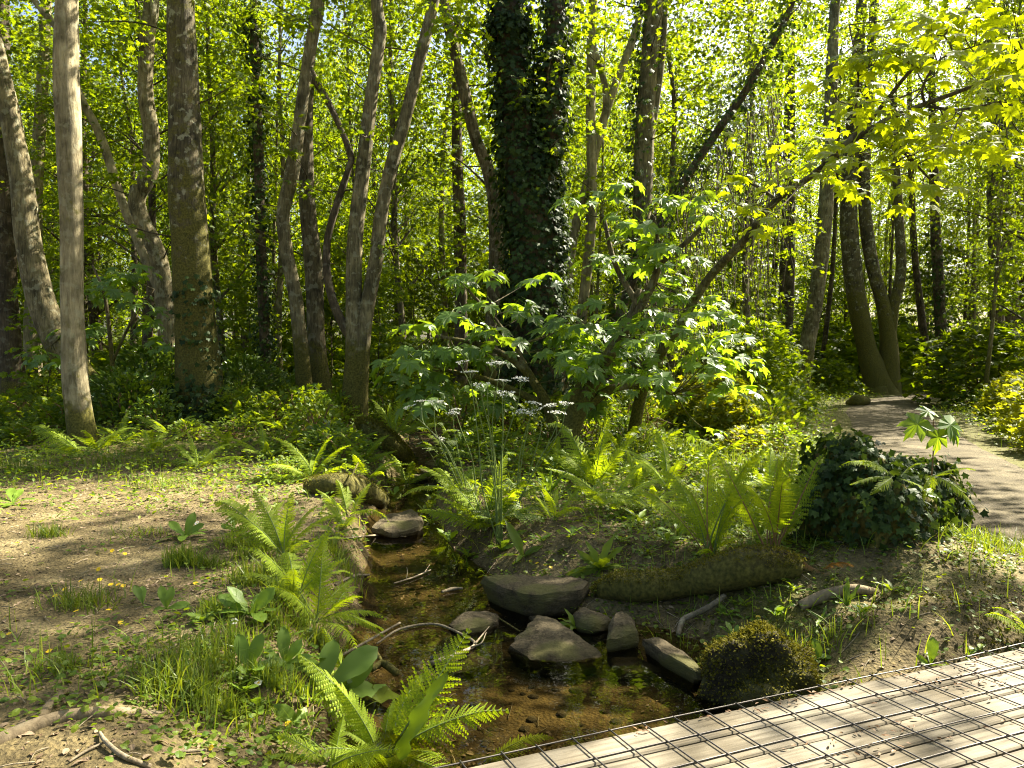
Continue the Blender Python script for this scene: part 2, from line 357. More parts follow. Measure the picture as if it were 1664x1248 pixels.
def woodmat():
    m, t, out, N, L = nt('weathered_plank')
    tc = N('TexCoord'); mp = N('Mapping'); mp.inputs['Scale'].default_value = (1.6, 30, 30); L(tc.outputs['Object'], mp.inputs[0])
    oi = N('ObjectInfo'); ml = N('Math', operation='MULTIPLY', i_1=37.0); L(oi.outputs['Random'], ml.inputs[0])
    cx = N('CombineXYZ'); L(ml.outputs[0], cx.inputs[0]); L(ml.outputs[0], cx.inputs[1]); L(cx.outputs[0], mp.inputs['Location'])
    n1 = N('TexNoise', i_Scale=1.6, i_Detail=8.0, i_Roughness=.6, i_Distortion=.6); L(mp.outputs[0], n1.inputs['Vector'])
    n2 = N('TexNoise', i_Scale=2.3, i_Detail=5.0); L(tc.outputs['Object'], n2.inputs['Vector'])
    r = ramp(N, [(.28, (.075, .062, .039)), (.5, (.16, .138, .096)), (.72, (.215, .19, .14))]); L(n1.outputs[0], r.inputs[0])
    r2 = ramp(N, [(.32, (.5, .46, .36)), (.58, (1.05, 1.05, 1.05))]); L(n2.outputs[0], r2.inputs[0])
    mv = N('MapRange', i_3=.72, i_4=1.15); L(oi.outputs['Random'], mv.inputs[0]); mo = N('MixRGB', blend_type='MULTIPLY', i_0=1.0); L(r.outputs[0], mo.inputs[1]); L(mv.outputs[0], mo.inputs[2])
    mu = N('MixRGB', blend_type='MULTIPLY', i_0=1.0); L(mo.outputs[0], mu.inputs[1]); L(r2.outputs[0], mu.inputs[2])
    p = N('BsdfPrincipled', i_Roughness=.8); p.inputs['Specular IOR Level'].default_value = .25; L(mu.outputs[0], p.inputs['Base Color'])
    bm = N('Bump', i_Strength=.5, i_Distance=.006); L(n1.outputs[0], bm.inputs['Height']); L(bm.outputs[0], p.inputs['Normal']); L(p.outputs[0], out.inputs[0])
woodmat()
def wiremat():
    m, t, out, N, L = nt('galvanised_wire')
    p = N('BsdfPrincipled', i_Roughness=.5, i_Metallic=.8); p.inputs['Base Color'].default_value = (.11, .10, .09, 1); L(p.outputs[0], out.inputs[0])
wiremat()
def watermat():
    m, t, out, N, L = nt('stream_water')
    tc = N('TexCoord'); n = N('TexNoise', i_Scale=5.0, i_Detail=3.0, i_Roughness=.5); L(tc.outputs['Object'], n.inputs['Vector'])
    b = N('Bump', i_Strength=.10, i_Distance=.02); L(n.outputs[0], b.inputs['Height'])
    fr = N('Fresnel', i_IOR=1.33); L(b.outputs[0], fr.inputs['Normal'])
    tr = N('BsdfTransparent', i_Color=(.74, .70, .52, 1)); gl = N('BsdfGlossy', i_Roughness=.02); L(b.outputs[0], gl.inputs['Normal'])
    ms = N('MixShader'); L(fr.outputs[0], ms.inputs[0]); L(tr.outputs[0], ms.inputs[1]); L(gl.outputs[0], ms.inputs[2]); L(ms.outputs[0], out.inputs[0])
watermat()

# ================================================================== SETTING
def build_ground():
    ys = np.concatenate([np.linspace(-45, 1.5, 60)[:-1], np.linspace(1.5, 9, 170)[:-1], np.geomspace(9, 190, 130)])
    t = np.linspace(-1, 1, 521); u = np.sign(t) * np.abs(t) ** 2.2
    W = 45 + 1.3 * np.maximum(ys, 0)
    X = W[:, None] * u[None]; Y = np.repeat(ys[:, None], len(u), 1)
    Z = height(X, Y); r, c = X.shape
    mb = MB(); i = np.arange(r - 1)[:, None] * c + np.arange(c - 1)[None]
    mb.add(np.stack([X, Y, Z], -1), np.stack([i, i + 1, i + c + 1, i + c], -1).reshape(-1, 4))
    o = mb.build('ground', 'soil'); tag(o, kind='structure')
    moss = .6 * fbm(X * .8, Y * .8, 40, 4) + .30 * sstep(6.5, 9.5, Y) + +.42 * sstep(.8, 1.6, X) * sstep(3, 4, Y) - .05 * gauss(X, Y, -3, 5.2, 2.4, 2.4)
    d, sd, hw = poly_dist(X, Y, STREAM, HALF_W); wet = 1 - sstep(1.0, 1.9, d / hw)
    for nm, arr in (('moss', moss), ('wet', np.clip(wet, 0, 1))):
        a = o.data.attributes.new(nm, 'FLOAT', 'POINT'); a.data.foreach_set('value', arr.astype(np.float32).ravel())
build_ground()
def strip(name, pts, halfw, mat, zfun, n=200, k=15, y0=None):
    C = catmull(pts, n); T = np.gradient(C, axis=0); T /= np.linalg.norm(T, axis=1)[:, None]
    Nn = np.column_stack([-T[:, 1], T[:, 0]]); u = np.linspace(-1, 1, k)
    hw = np.asarray(halfw)
    X = C[:, None, 0] + Nn[:, None, 0] * u[None] * hw[:, None]; Y = C[:, None, 1] + Nn[:, None, 1] * u[None] * hw[:, None]
    Z = zfun(X, Y, np.repeat(u[None], n, 0)); i = np.arange(n - 1)[:, None] * k + np.arange(k - 1)[None]
    mb = MB(); mb.add(np.stack([X, Y, Z], -1), np.stack([i, i + k, i + k + 1, i + 1], -1).reshape(-1, 4))
    return tag(mb.build(name, mat), kind='structure')
strip('path', PATH, 1.0 + .3 * fbm(np.linspace(0, 20, 300), np.zeros(300), 50, 3), 'path_dirt',
      lambda X, Y, u: height(X, Y) + .022 - .07 * np.abs(u) ** 5, n=300, k=31)
q = catmull(np.column_stack([STREAM[:11], HALF_W[:11]]), 120)
strip('stream_water', STREAM[:11], q[:, 2] * 2.0 + .1, 'stream_water', lambda X, Y, u: np.full(X.shape, WATER_Z), n=120, k=5)

# ================================================================== TREES
def stem_tube(mb, pts, depth, seg=12, base=True, top=None, rough=.15, seed=0, flare=1.35):
    """pts: (px, py, width px[, depth]) from the foot up; returns world polyline"""
    Wp, R = [], []
    for q in pts:
        Y = q[3] if len(q) > 3 else depth
        Wp.append(P(q[0], q[1], Y)); R.append(q[2] / 2 / F_PX * Y)
    if base:
        g = H1(Wp[0][0], Wp[0][1]); w = Wp[0].copy()
        if w[2] > g + .25:
            d = Wp[0] - Wp[1]; d = d / max(abs(d[2]), .2); f = w + d * (w[2] - g); f = .5 * f + .5 * np.array([w[0], w[1], g]); f[2] = g - .2
        else: f = np.array([w[0], w[1], g - .25])
        R[0] = R[0] * (1 if w[2] > g + .25 else 1.0)
        Wp.insert(0, f); R.insert(0, R[0] * flare)
    if top:
        d = Wp[-1] - Wp[-2]; d = d / np.linalg.norm(d); d = d * .6 + np.array([0, 0, .4]); d /= np.linalg.norm(d)
        k = (top - Wp[-1][2]) / max(d[2], .3)
        if k > 0:
            a, r = Wp[-1], R[-1]
            Wp += [a + d * k * .5 + RNG.normal(0, .12, 3) * [1, 1, 0], a + d * k]; R += [r * .72, r * .25]
    L = np.sum(np.linalg.norm(np.diff(Wp, axis=0), axis=1))
    V, Fs = tube(Wp, R, seg, n=int(max(14, L * 9)), rough=rough, seed=seed)
    mb.add(V, Fs)
    return np.array(Wp), np.array(R)
def crown_mesh(name, seed, lo, hi, R, nspray, per, size, tpl, mat, rspray=(.45, .95), shape='full'):
    rng = np.random.default_rng(seed); mb = MB()
    z = lo + (hi - lo) * rng.uniform(0, 1, nspray) ** .85
    t = (z - lo) / (hi - lo)
    prof = np.sin(np.pi * np.clip(.18 + .78 * t, 0, 1)) if shape == 'full' else (1 - .6 * t)
    a = rng.uniform(0, 2 * np.pi, nspray); r = R * prof * rng.uniform(.1, 1, nspray) ** .6
    C = np.column_stack([np.cos(a) * r, np.sin(a) * r, z])
    sprays(mb, C, rng.uniform(*rspray, nspray), per, size, tpl, rng)
    return mb.mesh(name, mat, smooth=False), C
# crowns shared between trees: leafy from low down, leafy only high up, and young understorey maples
CROWN_FULL = [crown_mesh('crown', 100 + i, 3.0, 13.5, 2.8, 185, 32, .115, T_LOBED if i < 3 else T_QUAD, 'canopy_leaf') for i in range(5)]
CROWN_HIGH = [crown_mesh('crown', 120 + i, 0.0, 7.0, 3.0, 74, 38, .115, T_LOBED, 'canopy_leaf', (.4, .8)) for i in range(4)]
CROWN_YOUNG = [crown_mesh('crown', 140 + i, .7, 5.2, 1.7, 75, 26, .15, T_LOBED, 'canopy_leaf', (.3, .65), 'cone') for i in range(4)]
def generic_trunk(seed, hgt, r0, C, nb, mat):
    rng = np.random.default_rng(seed); mb = MB(); k = 7
    zz = np.linspace(-.3, hgt, k); w = np.cumsum(rng.normal(0, .16, (k, 2)), 0) * np.linspace(0, 1, k)[:, None] ** .5
    pts = np.column_stack([w - w[0], zz]); rad = r0 * (1 - .8 * np.linspace(0, 1, k)); rad[0] *= 1.3
    mb.add(*tube(pts, rad, 9, n=34, rough=.1, seed=seed))
    for c in C[rng.choice(len(C), nb, replace=False)]:
        z0 = max(.8, c[2] - .5 * np.hypot(c[0], c[1]) - .3); z0 = min(z0, hgt * .93)
        b = np.array([np.interp(z0, zz, pts[:, 0]), np.interp(z0, zz, pts[:, 1]), z0]); rb = np.interp(z0, zz, rad) * .35
        m = (b + c) / 2 + rng.normal(0, .12, 3)
        mb.add(*tube([b, m, c], [rb, rb * .6, .006], 5, n=9, cap=False))
    return mb.mesh('trunk', mat)
TRUNK_FULL = [generic_trunk(200 + i, 13.0, [.13, .17, .10, .2, .12][i], CROWN_FULL[i][1], 26, ['bark_plain', 'bark_dark', 'bark_grey', 'bark_plain', 'bark_dark'][i]) for i in range(5)]
TRUNK_YOUNG = [generic_trunk(220 + i, 4.9, .035, CROWN_YOUNG[i][1], 22, 'bark_plain') for i in range(4)]
def ivy_on(mb, wp, rad, n, size, rng, zmax=99, side=None, spread=1.0, zmin=-9):
    q = catmull(np.column_stack([wp, rad]), 160); q = q[(q[:, 2] < zmax) & (q[:, 2] > zmin)]
    i = rng.integers(0, len(q), n); a = rng.uniform(0, 2 * np.pi, n) if side is None else rng.normal(side, 1.0, n)
    out = np.column_stack([np.cos(a), np.sin(a), np.zeros(n)])
    r = q[i, 3] * (1 + np.abs(rng.normal(0, .12, n))) + np.abs(rng.normal(0, .05, n)) * spread
    cl = vnoise(a * 1.6, q[i, 2] * 1.9, 31); r = r + .10 * spread * np.maximum(cl - .5, 0) * rng.uniform(.2, 1.6, n)
    pos = q[i, :3] + out * r[:, None] + rng.normal(0, .03, (n, 3))
    d = np.column_stack([rng.normal(0, .5, n), rng.normal(0, .5, n), -np.ones(n) * .9]) + out * .5
    leaves(mb, pos, d, out + rng.normal(0, .35, (n, 3)) + np.array([0, 0, .35]), size * rng.uniform(.4, 1.5, n), T_IVY)

def traced(name, label, stems, depth, mat, top=10.5, crown=True, ivy=None, cat='tree', group=None, flare=1.35, seed=0, seg=14, part0='trunk', low_leaves=None):
    """stems: list of (kind, pts[, mat]); the first is the trunk"""
    p0 = stems[0][1][0]; Y0 = p0[3] if len(p0) > 3 else depth
    f = P(p0[0], p0[1], Y0); g = H1(f[0], f[1]); base = (f[0], f[1], g)
    root = thing(name, label, cat, base, group)
    lines = []; kids = []
    for i, s in enumerate(stems):
        mb = MB(); isb = s[0] in ('trunk', 'stem')
        wp, rr = stem_tube(mb, s[1], depth, seg if i == 0 else 10, base=isb, top=(top if s[0] != 'branch' else None), seed=seed * 5 + i, flare=flare)
        kids.append(mb.build(s[0], s[2] if len(s) > 2 else mat, root)); lines.append((s[0], wp, rr))
    if ivy:
        mb = MB(); rng = np.random.default_rng(seed + 77)
        for (li, n, size, zmax, side, spread) in ivy:
            ivy_on(mb, lines[li][1], lines[li][2], n, size, rng, zmax, side, spread)
        iv = mb.build('ivy', 'ivy_leaf', root, smooth=False); iv.parent = kids[0]
    if Y0 < 21 and name != 'pale_tree':
        rng = np.random.default_rng(seed + 333); mb = MB(); lv = MB(); nodes = []
        for (k, wp, rr) in lines[:2]:
            q = catmull(wp, 60); q = q[(q[:, 2] > 3.0) & (q[:, 2] < 9.5)]
            for _ in range(6 if k != 'branch' else 2):
                if len(q) < 3: continue
                b = q[rng.integers(0, len(q))]; a = rng.uniform(0, 6.28); Ln = rng.uniform(.5, 1.6); e = b + np.array([math.cos(a) * Ln, math.sin(a) * Ln, rng.uniform(-.1, .7) * Ln])
                m = (b + e) / 2 + rng.normal(0, .1, 3); mb = MB(); mb.add(*tube([b, m, e], [.014, .010, .003], 5, n=9, cap=False)); mb.build('side_branch', 'bark_dark', root).parent = kids[0]
                nodes += [e, m * .4 + e * .6 + rng.normal(0, .15, 3)]
        if nodes:
            sprays(lv, np.array(nodes), rng.uniform(.25, .55, len(nodes)), 22, .105, T_LOBED, rng)
            lv.build('side_leaves', 'canopy_leaf', root, smooth=False).parent = kids[0]
    if crown:
        for (k, wp, rr) in lines:
            if k == 'branch' or name in ('ivy_tree', 'forked_tree', 'twisted_tree', 'vine_tree', 'ash_tree') and Y0 < 20: continue
            tip = wp[-1]; j = RNG.integers(0, len(CROWN_HIGH))
            o = link('crown', CROWN_HIGH[j][0], root, (tip[0] - base[0], tip[1] - base[1], tip[2] - base[2] - 4.2), (0, 0, RNG.uniform(0, 6.28)), RNG.uniform(.65, .85))
            kids.append(o)
    return root, lines

TR = {}
TR['a'] = traced('pale_tree', 'smooth pale trunk with mossy curved foot beside the bare soil', [('trunk', [(146, 738, 52), (132, 690, 44), (121, 600, 38), (117, 480, 36), (116, 330, 36), (112, 210, 38), (107, 130, 39), (108, 0, 33)])], 10.4, 'bark_pale', seed=1, flare=1.2)
traced('leaning_tree', 'thin pale stem leaning left behind the smooth pale trunk', [('trunk', [(279, 560, 13), (268, 500, 14), (240, 430, 14), (203, 340, 15), (165, 225, 14), (128, 150, 12), (97, 55, 11), (55, 0, 9)])], 16, 'bark_pale', top=9.5, seed=2)
traced('curved_tree', 'dark bowed trunk curving up out of the left edge', [('trunk', [(150, 640, 46), (108, 580, 44), (72, 500, 42), (48, 400, 38), (34, 290, 34), (12, 170, 30), (-8, 80, 28), (-30, -20, 26)])], 13.5, 'bark_grey', seed=3)
traced('slim_tree', 'slim tree with sunlit mossy foot beyond the fallen log', [('trunk', [(55, 642, 34), (52, 560, 26), (54, 470, 24), (58, 330, 20), (66, 180, 18), (75, 0, 16)])], 19.5, 'bark_pale', seed=4)
traced('dark_tree', 'dark straight trunk at the far left edge', [('trunk', [(22, 640, 44), (12, 500, 32), (8, 350, 30), (2, 150, 28), (0, 0, 26)])], 18, 'bark_dark', seed=5)
traced('kinked_tree', 'grey trunk with a sharp kink halfway up beside the big mossy trunk', [('trunk', [(276, 600, 30), (268, 500, 29), (258, 420, 28), (228, 350, 27), (224, 318, 27), (243, 280, 26), (246, 220, 24), (236, 150, 24), (240, 60, 24), (246, 0, 22)])], 15, 'bark_grey', seed=6, top=11)
traced('mossy_tree', 'thick straight trunk with lichen patches and ivy climbing its foot', [('trunk', [(326, 640, 78), (320, 560, 66), (312, 450, 62), (305, 330, 58), (300, 200, 50), (296, 90, 46), (293, 0, 43)])], 12.2, 'bark_mossy', seed=7, seg=18, top=12, ivy=[(0, 420, .075, 2.6, -.6, .4), (0, 700, .08, .9, None, 1.5)])
traced('ivy_pole_tree', 'slender trunk wrapped in dark ivy between the two thick left trunks', [('trunk', [(434, 625, 20), (430, 540, 18), (424, 400, 17), (420, 250, 16), (414, 100, 14), (412, 0, 12)])], 17, 'bark_dark', seed=8, ivy=[(0, 2600, .085, 9, None, 1.6)])
traced('twisted_tree', 'wavy slender trunk crossing in front of a straight ribbed one', [('trunk', [(494, 625, 26), (486, 540, 23), (480, 480, 22), (466, 410, 21), (461, 345, 21), (474, 285, 22), (484, 215, 20), (496, 130, 20), (510, 50, 20), (518, 0, 20)])], 13.8, 'bark_grey', seed=9, top=11)
traced('ribbed_tree', 'straight brown ribbed trunk with a sunlit right flank', [('trunk', [(522, 640, 40), (514, 560, 30), (510, 450, 29), (500, 330, 27), (497, 230, 24), (500, 140, 20), (506, 60, 16), (512, 0, 14)]), ('branch', [(497, 112, 10), (530, 160, 10), (556, 215, 9), (569, 260, 8), (562, 295, 8)])], 14.4, 'bark_plain', seed=10, top=11)
traced('forked_tree', 'pale tree forking low into two tall wavy stems', [
    ('trunk', [(574, 655, 40), (576, 580, 30), (575, 500, 26), (577, 390, 25), (588, 290, 23), (602, 170, 22), (615, 80, 20), (618, 45, 20), (612, 0, 18)]),
    ('stem', [(584, 650, 30), (588, 575, 26), (596, 500, 25), (611, 420, 24), (620, 345, 22), (636, 270, 21), (655, 205, 20), (676, 120, 19), (703, 10, 18)]),
    ('branch', [(586, 572, 18), (562, 535, 16), (543, 495, 14), (531, 440, 13), (533, 385, 12), (548, 330, 12), (566, 275, 10), (570, 250, 9), (545, 190, 8), (505, 110, 6)], 'bark_dark')], 13.0, 'bark_grey', seed=11, top=11)
traced('leaning_tree', 'brown bowed trunk leaning left into the ivy giant', [('trunk', [(796, 640, 24), (800, 520, 23), (806, 420, 23), (803, 330, 22), (792, 272, 21), (773, 225, 20), (757, 160, 20), (740, 85, 19), (722, 10, 18)])], 15.0, 'bark_plain', seed=12, top=10)
traced('dark_tree', 'straight dark trunk close behind the bowed one', [('trunk', [(748, 640, 24), (749, 500, 21), (748, 380, 20), (744, 280, 18), (742, 150, 15), (745, 0, 12)])], 18.5, 'bark_dark', seed=13)
traced('ivy_tree', 'huge forked trunk smothered in dark ivy', [
    ('trunk', [(884, 700, 112), (878, 620, 92), (872, 520, 80), (868, 420, 76), (862, 330, 76), (848, 250, 58), (835, 150, 46), (829, 60, 42), (826, 0, 40)]),
    ('stem', [(884, 560, 40), (884, 420, 50), (880, 320, 50), (890, 230, 36), (899, 130, 30), (904, 0, 28)])], 12.8, 'bark_dark', seed=14, seg=18, top=13,
    ivy=[(0, 12500, .08, 9, None, 1.7), (1, 6000, .08, 9, None, 1.6), (0, 900, .085, .8, None, 2.5)])
traced('ash_tree', 'tall thin grey trunk with a pale arm forking right', [('trunk', [(940, 640, 22), (945, 520, 18), (958, 400, 17), (962, 300, 17), (960, 180, 16), (961, 70, 15), (963, 0, 14)]),
    ('branch', [(962, 270, 13), (978, 205, 14), (1003, 130, 13), (1030, 60, 12), (1052, -20, 10)]),
    ('stem', [(905, 640, 18), (922, 450, 17), (935, 370, 15), (955, 290, 12), (985, 160, 11), (945, 20, 8)])], 17, 'bark_pale', seed=15)
traced('ivy_branch_tree', 'upright trunk with ivy strands right of the thin pale one', [('trunk', [(1046, 660, 40), (1042, 560, 34), (1040, 440, 32), (1044, 320, 31), (1048, 200, 31), (1056, 90, 30), (1062, 0, 30)]),
    ('branch', [(1040, 330, 12), (1058, 220, 12), (1074, 110, 11), (1080, 30, 10), (1082, -40, 9)])], 15.0, 'bark_grey', seed=16, top=11, ivy=[(0, 1500, .08, 12, 3.1, 1.8)])
traced('vine_tree', 'slanting dark trunk hung with trailing vines', [('trunk', [(985, 640, 18), (1000, 540, 16), (1030, 450, 15), (1075, 360, 14), (1118, 285, 14), (1165, 215, 13), (1210, 150, 12), (1245, 90, 11), (1285, 10, 10)])], 14.2, 'bark_dark', seed=17, top=9.5, ivy=[(0, 2600, .08, 9, None, 6.0)])
traced('leaning_tree', 'straight grey trunk leaning right at the left verge of the path', [('trunk', [(1300, 632, 30), (1312, 560, 26), (1326, 480, 24), (1338, 380, 23), (1346, 280, 22), (1352, 120, 18), (1358, 0, 15)])], 24, 'bark_grey', seed=18, top=13)
traced('twin_tree', 'large tree splitting from its foot into three mossy stems at the path bend', [
    ('trunk', [(1432, 642, 58), (1412, 580, 34), (1396, 510, 31), (1384, 430, 29), (1379, 340, 27), (1384, 240, 24), (1392, 120, 20), (1400, 0, 16)]),
    ('stem', [(1444, 642, 40), (1444, 560, 28), (1436, 500, 23), (1420, 440, 21), (1408, 370, 20), (1404, 290, 18), (1412, 150, 15), (1420, 0, 12)]),
    ('branch', [(1444, 560, 20), (1452, 500, 19), (1464, 440, 17), (1461, 360, 15), (1456, 270, 13), (1452, 150, 10)])], 26.5, 'bark_mossy', seed=19, top=15)
traced('ivy_tree', 'small ivy-clad trunk on the far verge right of the three-stemmed tree', [('trunk', [(1532, 642, 26), (1530, 570, 18), (1526, 480, 17), (1520, 360, 15), (1516, 200, 12), (1512, 50, 9)])], 27, 'bark_dark', seed=20, top=13, ivy=[(0, 900, .12, 6, None, 2)])
traced('slim_tree', 'slim dark stem leaning left beside the far ivy-clad trunk', [('trunk', [(1514, 640, 12), (1504, 560, 12), (1492, 470, 11), (1484, 380, 10), (1480, 250, 9), (1478, 100, 7)])], 28, 'bark_dark', seed=21, top=13)
for i, (x, w) in enumerate([(1618, 22), (1640, 24), (1662, 22)]):
    traced('dark_tree', ['dark trunk, left one of three grown close at the right edge', 'dark trunk, middle one of three grown close at the right edge', 'dark trunk, right one of three grown close at the right edge'][i],
           [('trunk', [(x + 12 - 6 * i, 625, w * 1.3), (x + 4, 540, w), (x, 420, w * .95), (x - 4, 300, w * .85), (x - 6, 150, w * .7), (x - 8, 0, w * .5)])], 25 + i, 'bark_dark', seed=22 + i, top=13, group='dark trunks at the right edge')
for i, (x, lean, w, d) in enumerate([(1262, 6, 14, 27), (1276, 4, 16, 26), (1240, 10, 10, 30), (1330, 12, 8, 30)]):
    traced('slender_tree', ['slender dark trunk in the thicket left of the path, middle of three', 'stouter dark trunk in the thicket left of the path', 'thin dark trunk deepest in the thicket left of the path', 'thinnest dark stem right behind the trunk leaning over the path verge'][i], [('trunk', [(x, 632, w * 1.3), (x + lean, 540, w), (x + lean * 2, 420, w * .9), (x + lean * 2.6, 250, w * .7), (x + lean * 3, 80, w * .5)])], d, 'bark_dark', seed=30 + i, top=13, group='slender trunks in the thicket by the path')

# ---- the rest of the wood: trees with trunk and crown, copied
def free(x, y, taken, dmin):
    pd = float(poly_dist(np.array([x]), np.array([y]), PATH)[0][0])
    if pd < 1.9: return False
    return all((x - a) ** 2 + (y - b) ** 2 > dmin * dmin for a, b in taken)
taken = [(o.location.x, o.location.y) for o in COL.objects if o.parent is None and o.get('category') == 'tree']
def put_tree(j, x, y, label, group, sc, name='woodland_tree', young=False):
    T, C = (TRUNK_YOUNG, CROWN_YOUNG) if young else (TRUNK_FULL, CROWN_FULL)
    z = H1(x, y); root = thing(name, label, 'sapling' if young else 'tree', (x, y, z), group)
    root.rotation_euler = (RNG.normal(0, .03), RNG.normal(0, .03), RNG.uniform(0, 6.28)); root.scale = (sc,) * 3
    link('trunk', T[j], root); link('crown', C[j][0], root)
    taken.append((x, y)); return root
def zone_label(x, y):
    px = 832 + F_PX * x / y
    zones = [(360, 'left of the lichen-patched thick trunk'), (700, 'behind the wavy forked stems'), (1000, 'behind the huge ivy-smothered trunk'), (1350, 'behind the trailing vines'), (9999, 'beyond the dirt path')]
    k = next(t for lim, t in zones if px < lim)
    far = next(t for lim, t in ((22, 'near'), (32, 'midway back'), (42, 'far back'), (99, 'farthest back')) if y < lim)
    return k, far
cnt = 0; tries = 0
while cnt < 112 and tries < 6000:
    tries += 1
    y = RNG.uniform(16, 52); x = RNG.uniform(-1, 1) * (.70 * y + 3)
    if y < 24 and abs(x / y - .55) < .09: continue
    if not free(x, y, taken, 1.6): continue
    if .38 < x / y < .53 and RNG.random() < .35: continue
    zl, fr = zone_label(x, y); j = RNG.integers(0, 5); put_tree(j, x, y, ['brown-trunked', 'stout dark-trunked', 'thin grey-trunked', 'thick brown-trunked', 'slim dark-trunked'][j] + ' leafy tree ' + zl + ', ' + fr, 'background trees ' + zl, RNG.uniform(.7, 1.15)); cnt += 1
cnt = 0; tries = 0
while cnt < 58 and tries < 6000:
    tries += 1
    y = RNG.uniform(14.5, 40); x = RNG.uniform(-1, 1) * (.70 * y + 2)
    if abs(x / y - .50) < .10 and y < 27: continue
    if abs(x - .3) < 2.0 and y < 16: continue
    if not free(x, y, taken, 1.25): continue
    zl, fr = zone_label(x, y); sz = RNG.uniform(.5, 1.2); put_tree(RNG.integers(0, 4), x, y, ('low' if sz < .7 else 'middling' if sz < .95 else 'tall') + ' leafy sapling ' + zl + ', ' + fr, 'understorey saplings ' + zl, sz, 'maple_sapling', True); cnt += 1
cnt = 0; tries = 0
while cnt < 55 and tries < 6000:
    tries += 1
    y = RNG.uniform(17, 44); x = RNG.uniform(-1, 1) * (.68 * y + 1)
    if not free(x, y, taken, .9): continue
    zl, fr = zone_label(x, y); j = RNG.integers(0, 5); h = RNG.uniform(.85, 1.2)
    put_tree(j, x, y, ['brown', 'darkest', 'grey', 'crooked brown', 'thin dark'][j] + ' pole-thin tree ' + zl + ', ' + fr, 'pole-thin trees ' + zl, 1.0, 'pole_tree').scale = (.5, .5, h); cnt += 1
# unseen trees added round the clearing to shade and dapple it
SHADE = [(9.9, 13.8), (7.4, 9.8), (7.4, .8), (11.5, 1.0), (14.6, 7.0), (8.4, -2.8), (13.5, -3), (15.5, 4), (17.5, 10.5), (19, 14), (20, 6), (5.5, -5.5), (1, -7), (-3.5, -5), (-7.5, -1.5), (-9, 4), (-11.5, 8.5), (-13, 1), (10.5, -8), (-6, -9), (22, 12), (23, 1), (19.5, -4)]
for i, (x, y) in enumerate(SHADE):
    j = i % 4; z = H1(x, y)
    root = thing('woodland_tree', 'tall leafy tree added outside the view to shade the clearing', 'tree', (x, y, z), 'unseen trees added to shade the clearing')
    root.rotation_euler = (0, 0, RNG.uniform(0, 6.28))
    link('trunk', TRUNK_FULL[j], root); link('crown', CROWN_HIGH[j][0], root, (0, 0, 5.5), (0, 0, 0), 1.05)
    if i < 2: root.scale = ((1.35,) * 3, (1.0,) * 3)[i]; root.children[1].scale = (.68, .55)[i:i + 1] * 3; root.children[1].location = (0, 0, (6.5, 9.8)[i])  # first two crowns shrunk and raised to throw shade on the left soil
def far_wood():
    rng = np.random.default_rng(5); mb = MB(); n = 4200
    a = rng.uniform(-1.0, 1.0, n); r = rng.uniform(50, 85, n); hk = np.where((a > .34) & (a < .50), .8, 1.0); z = rng.uniform(0, 1, n) ** 1.7 * 24 * hk
    C = np.column_stack([np.sin(a) * r, np.cos(a) * r, z + .8])
    sprays(mb, C, rng.uniform(.9, 2.0, n), 62, .20, T_QUAD, rng)
    o = mb.build('far_wood', 'canopy_leaf', None, smooth=False); tag(o, 'far leafy wood closing the view behind the trees', 'woodland', kind='stuff')
far_wood()

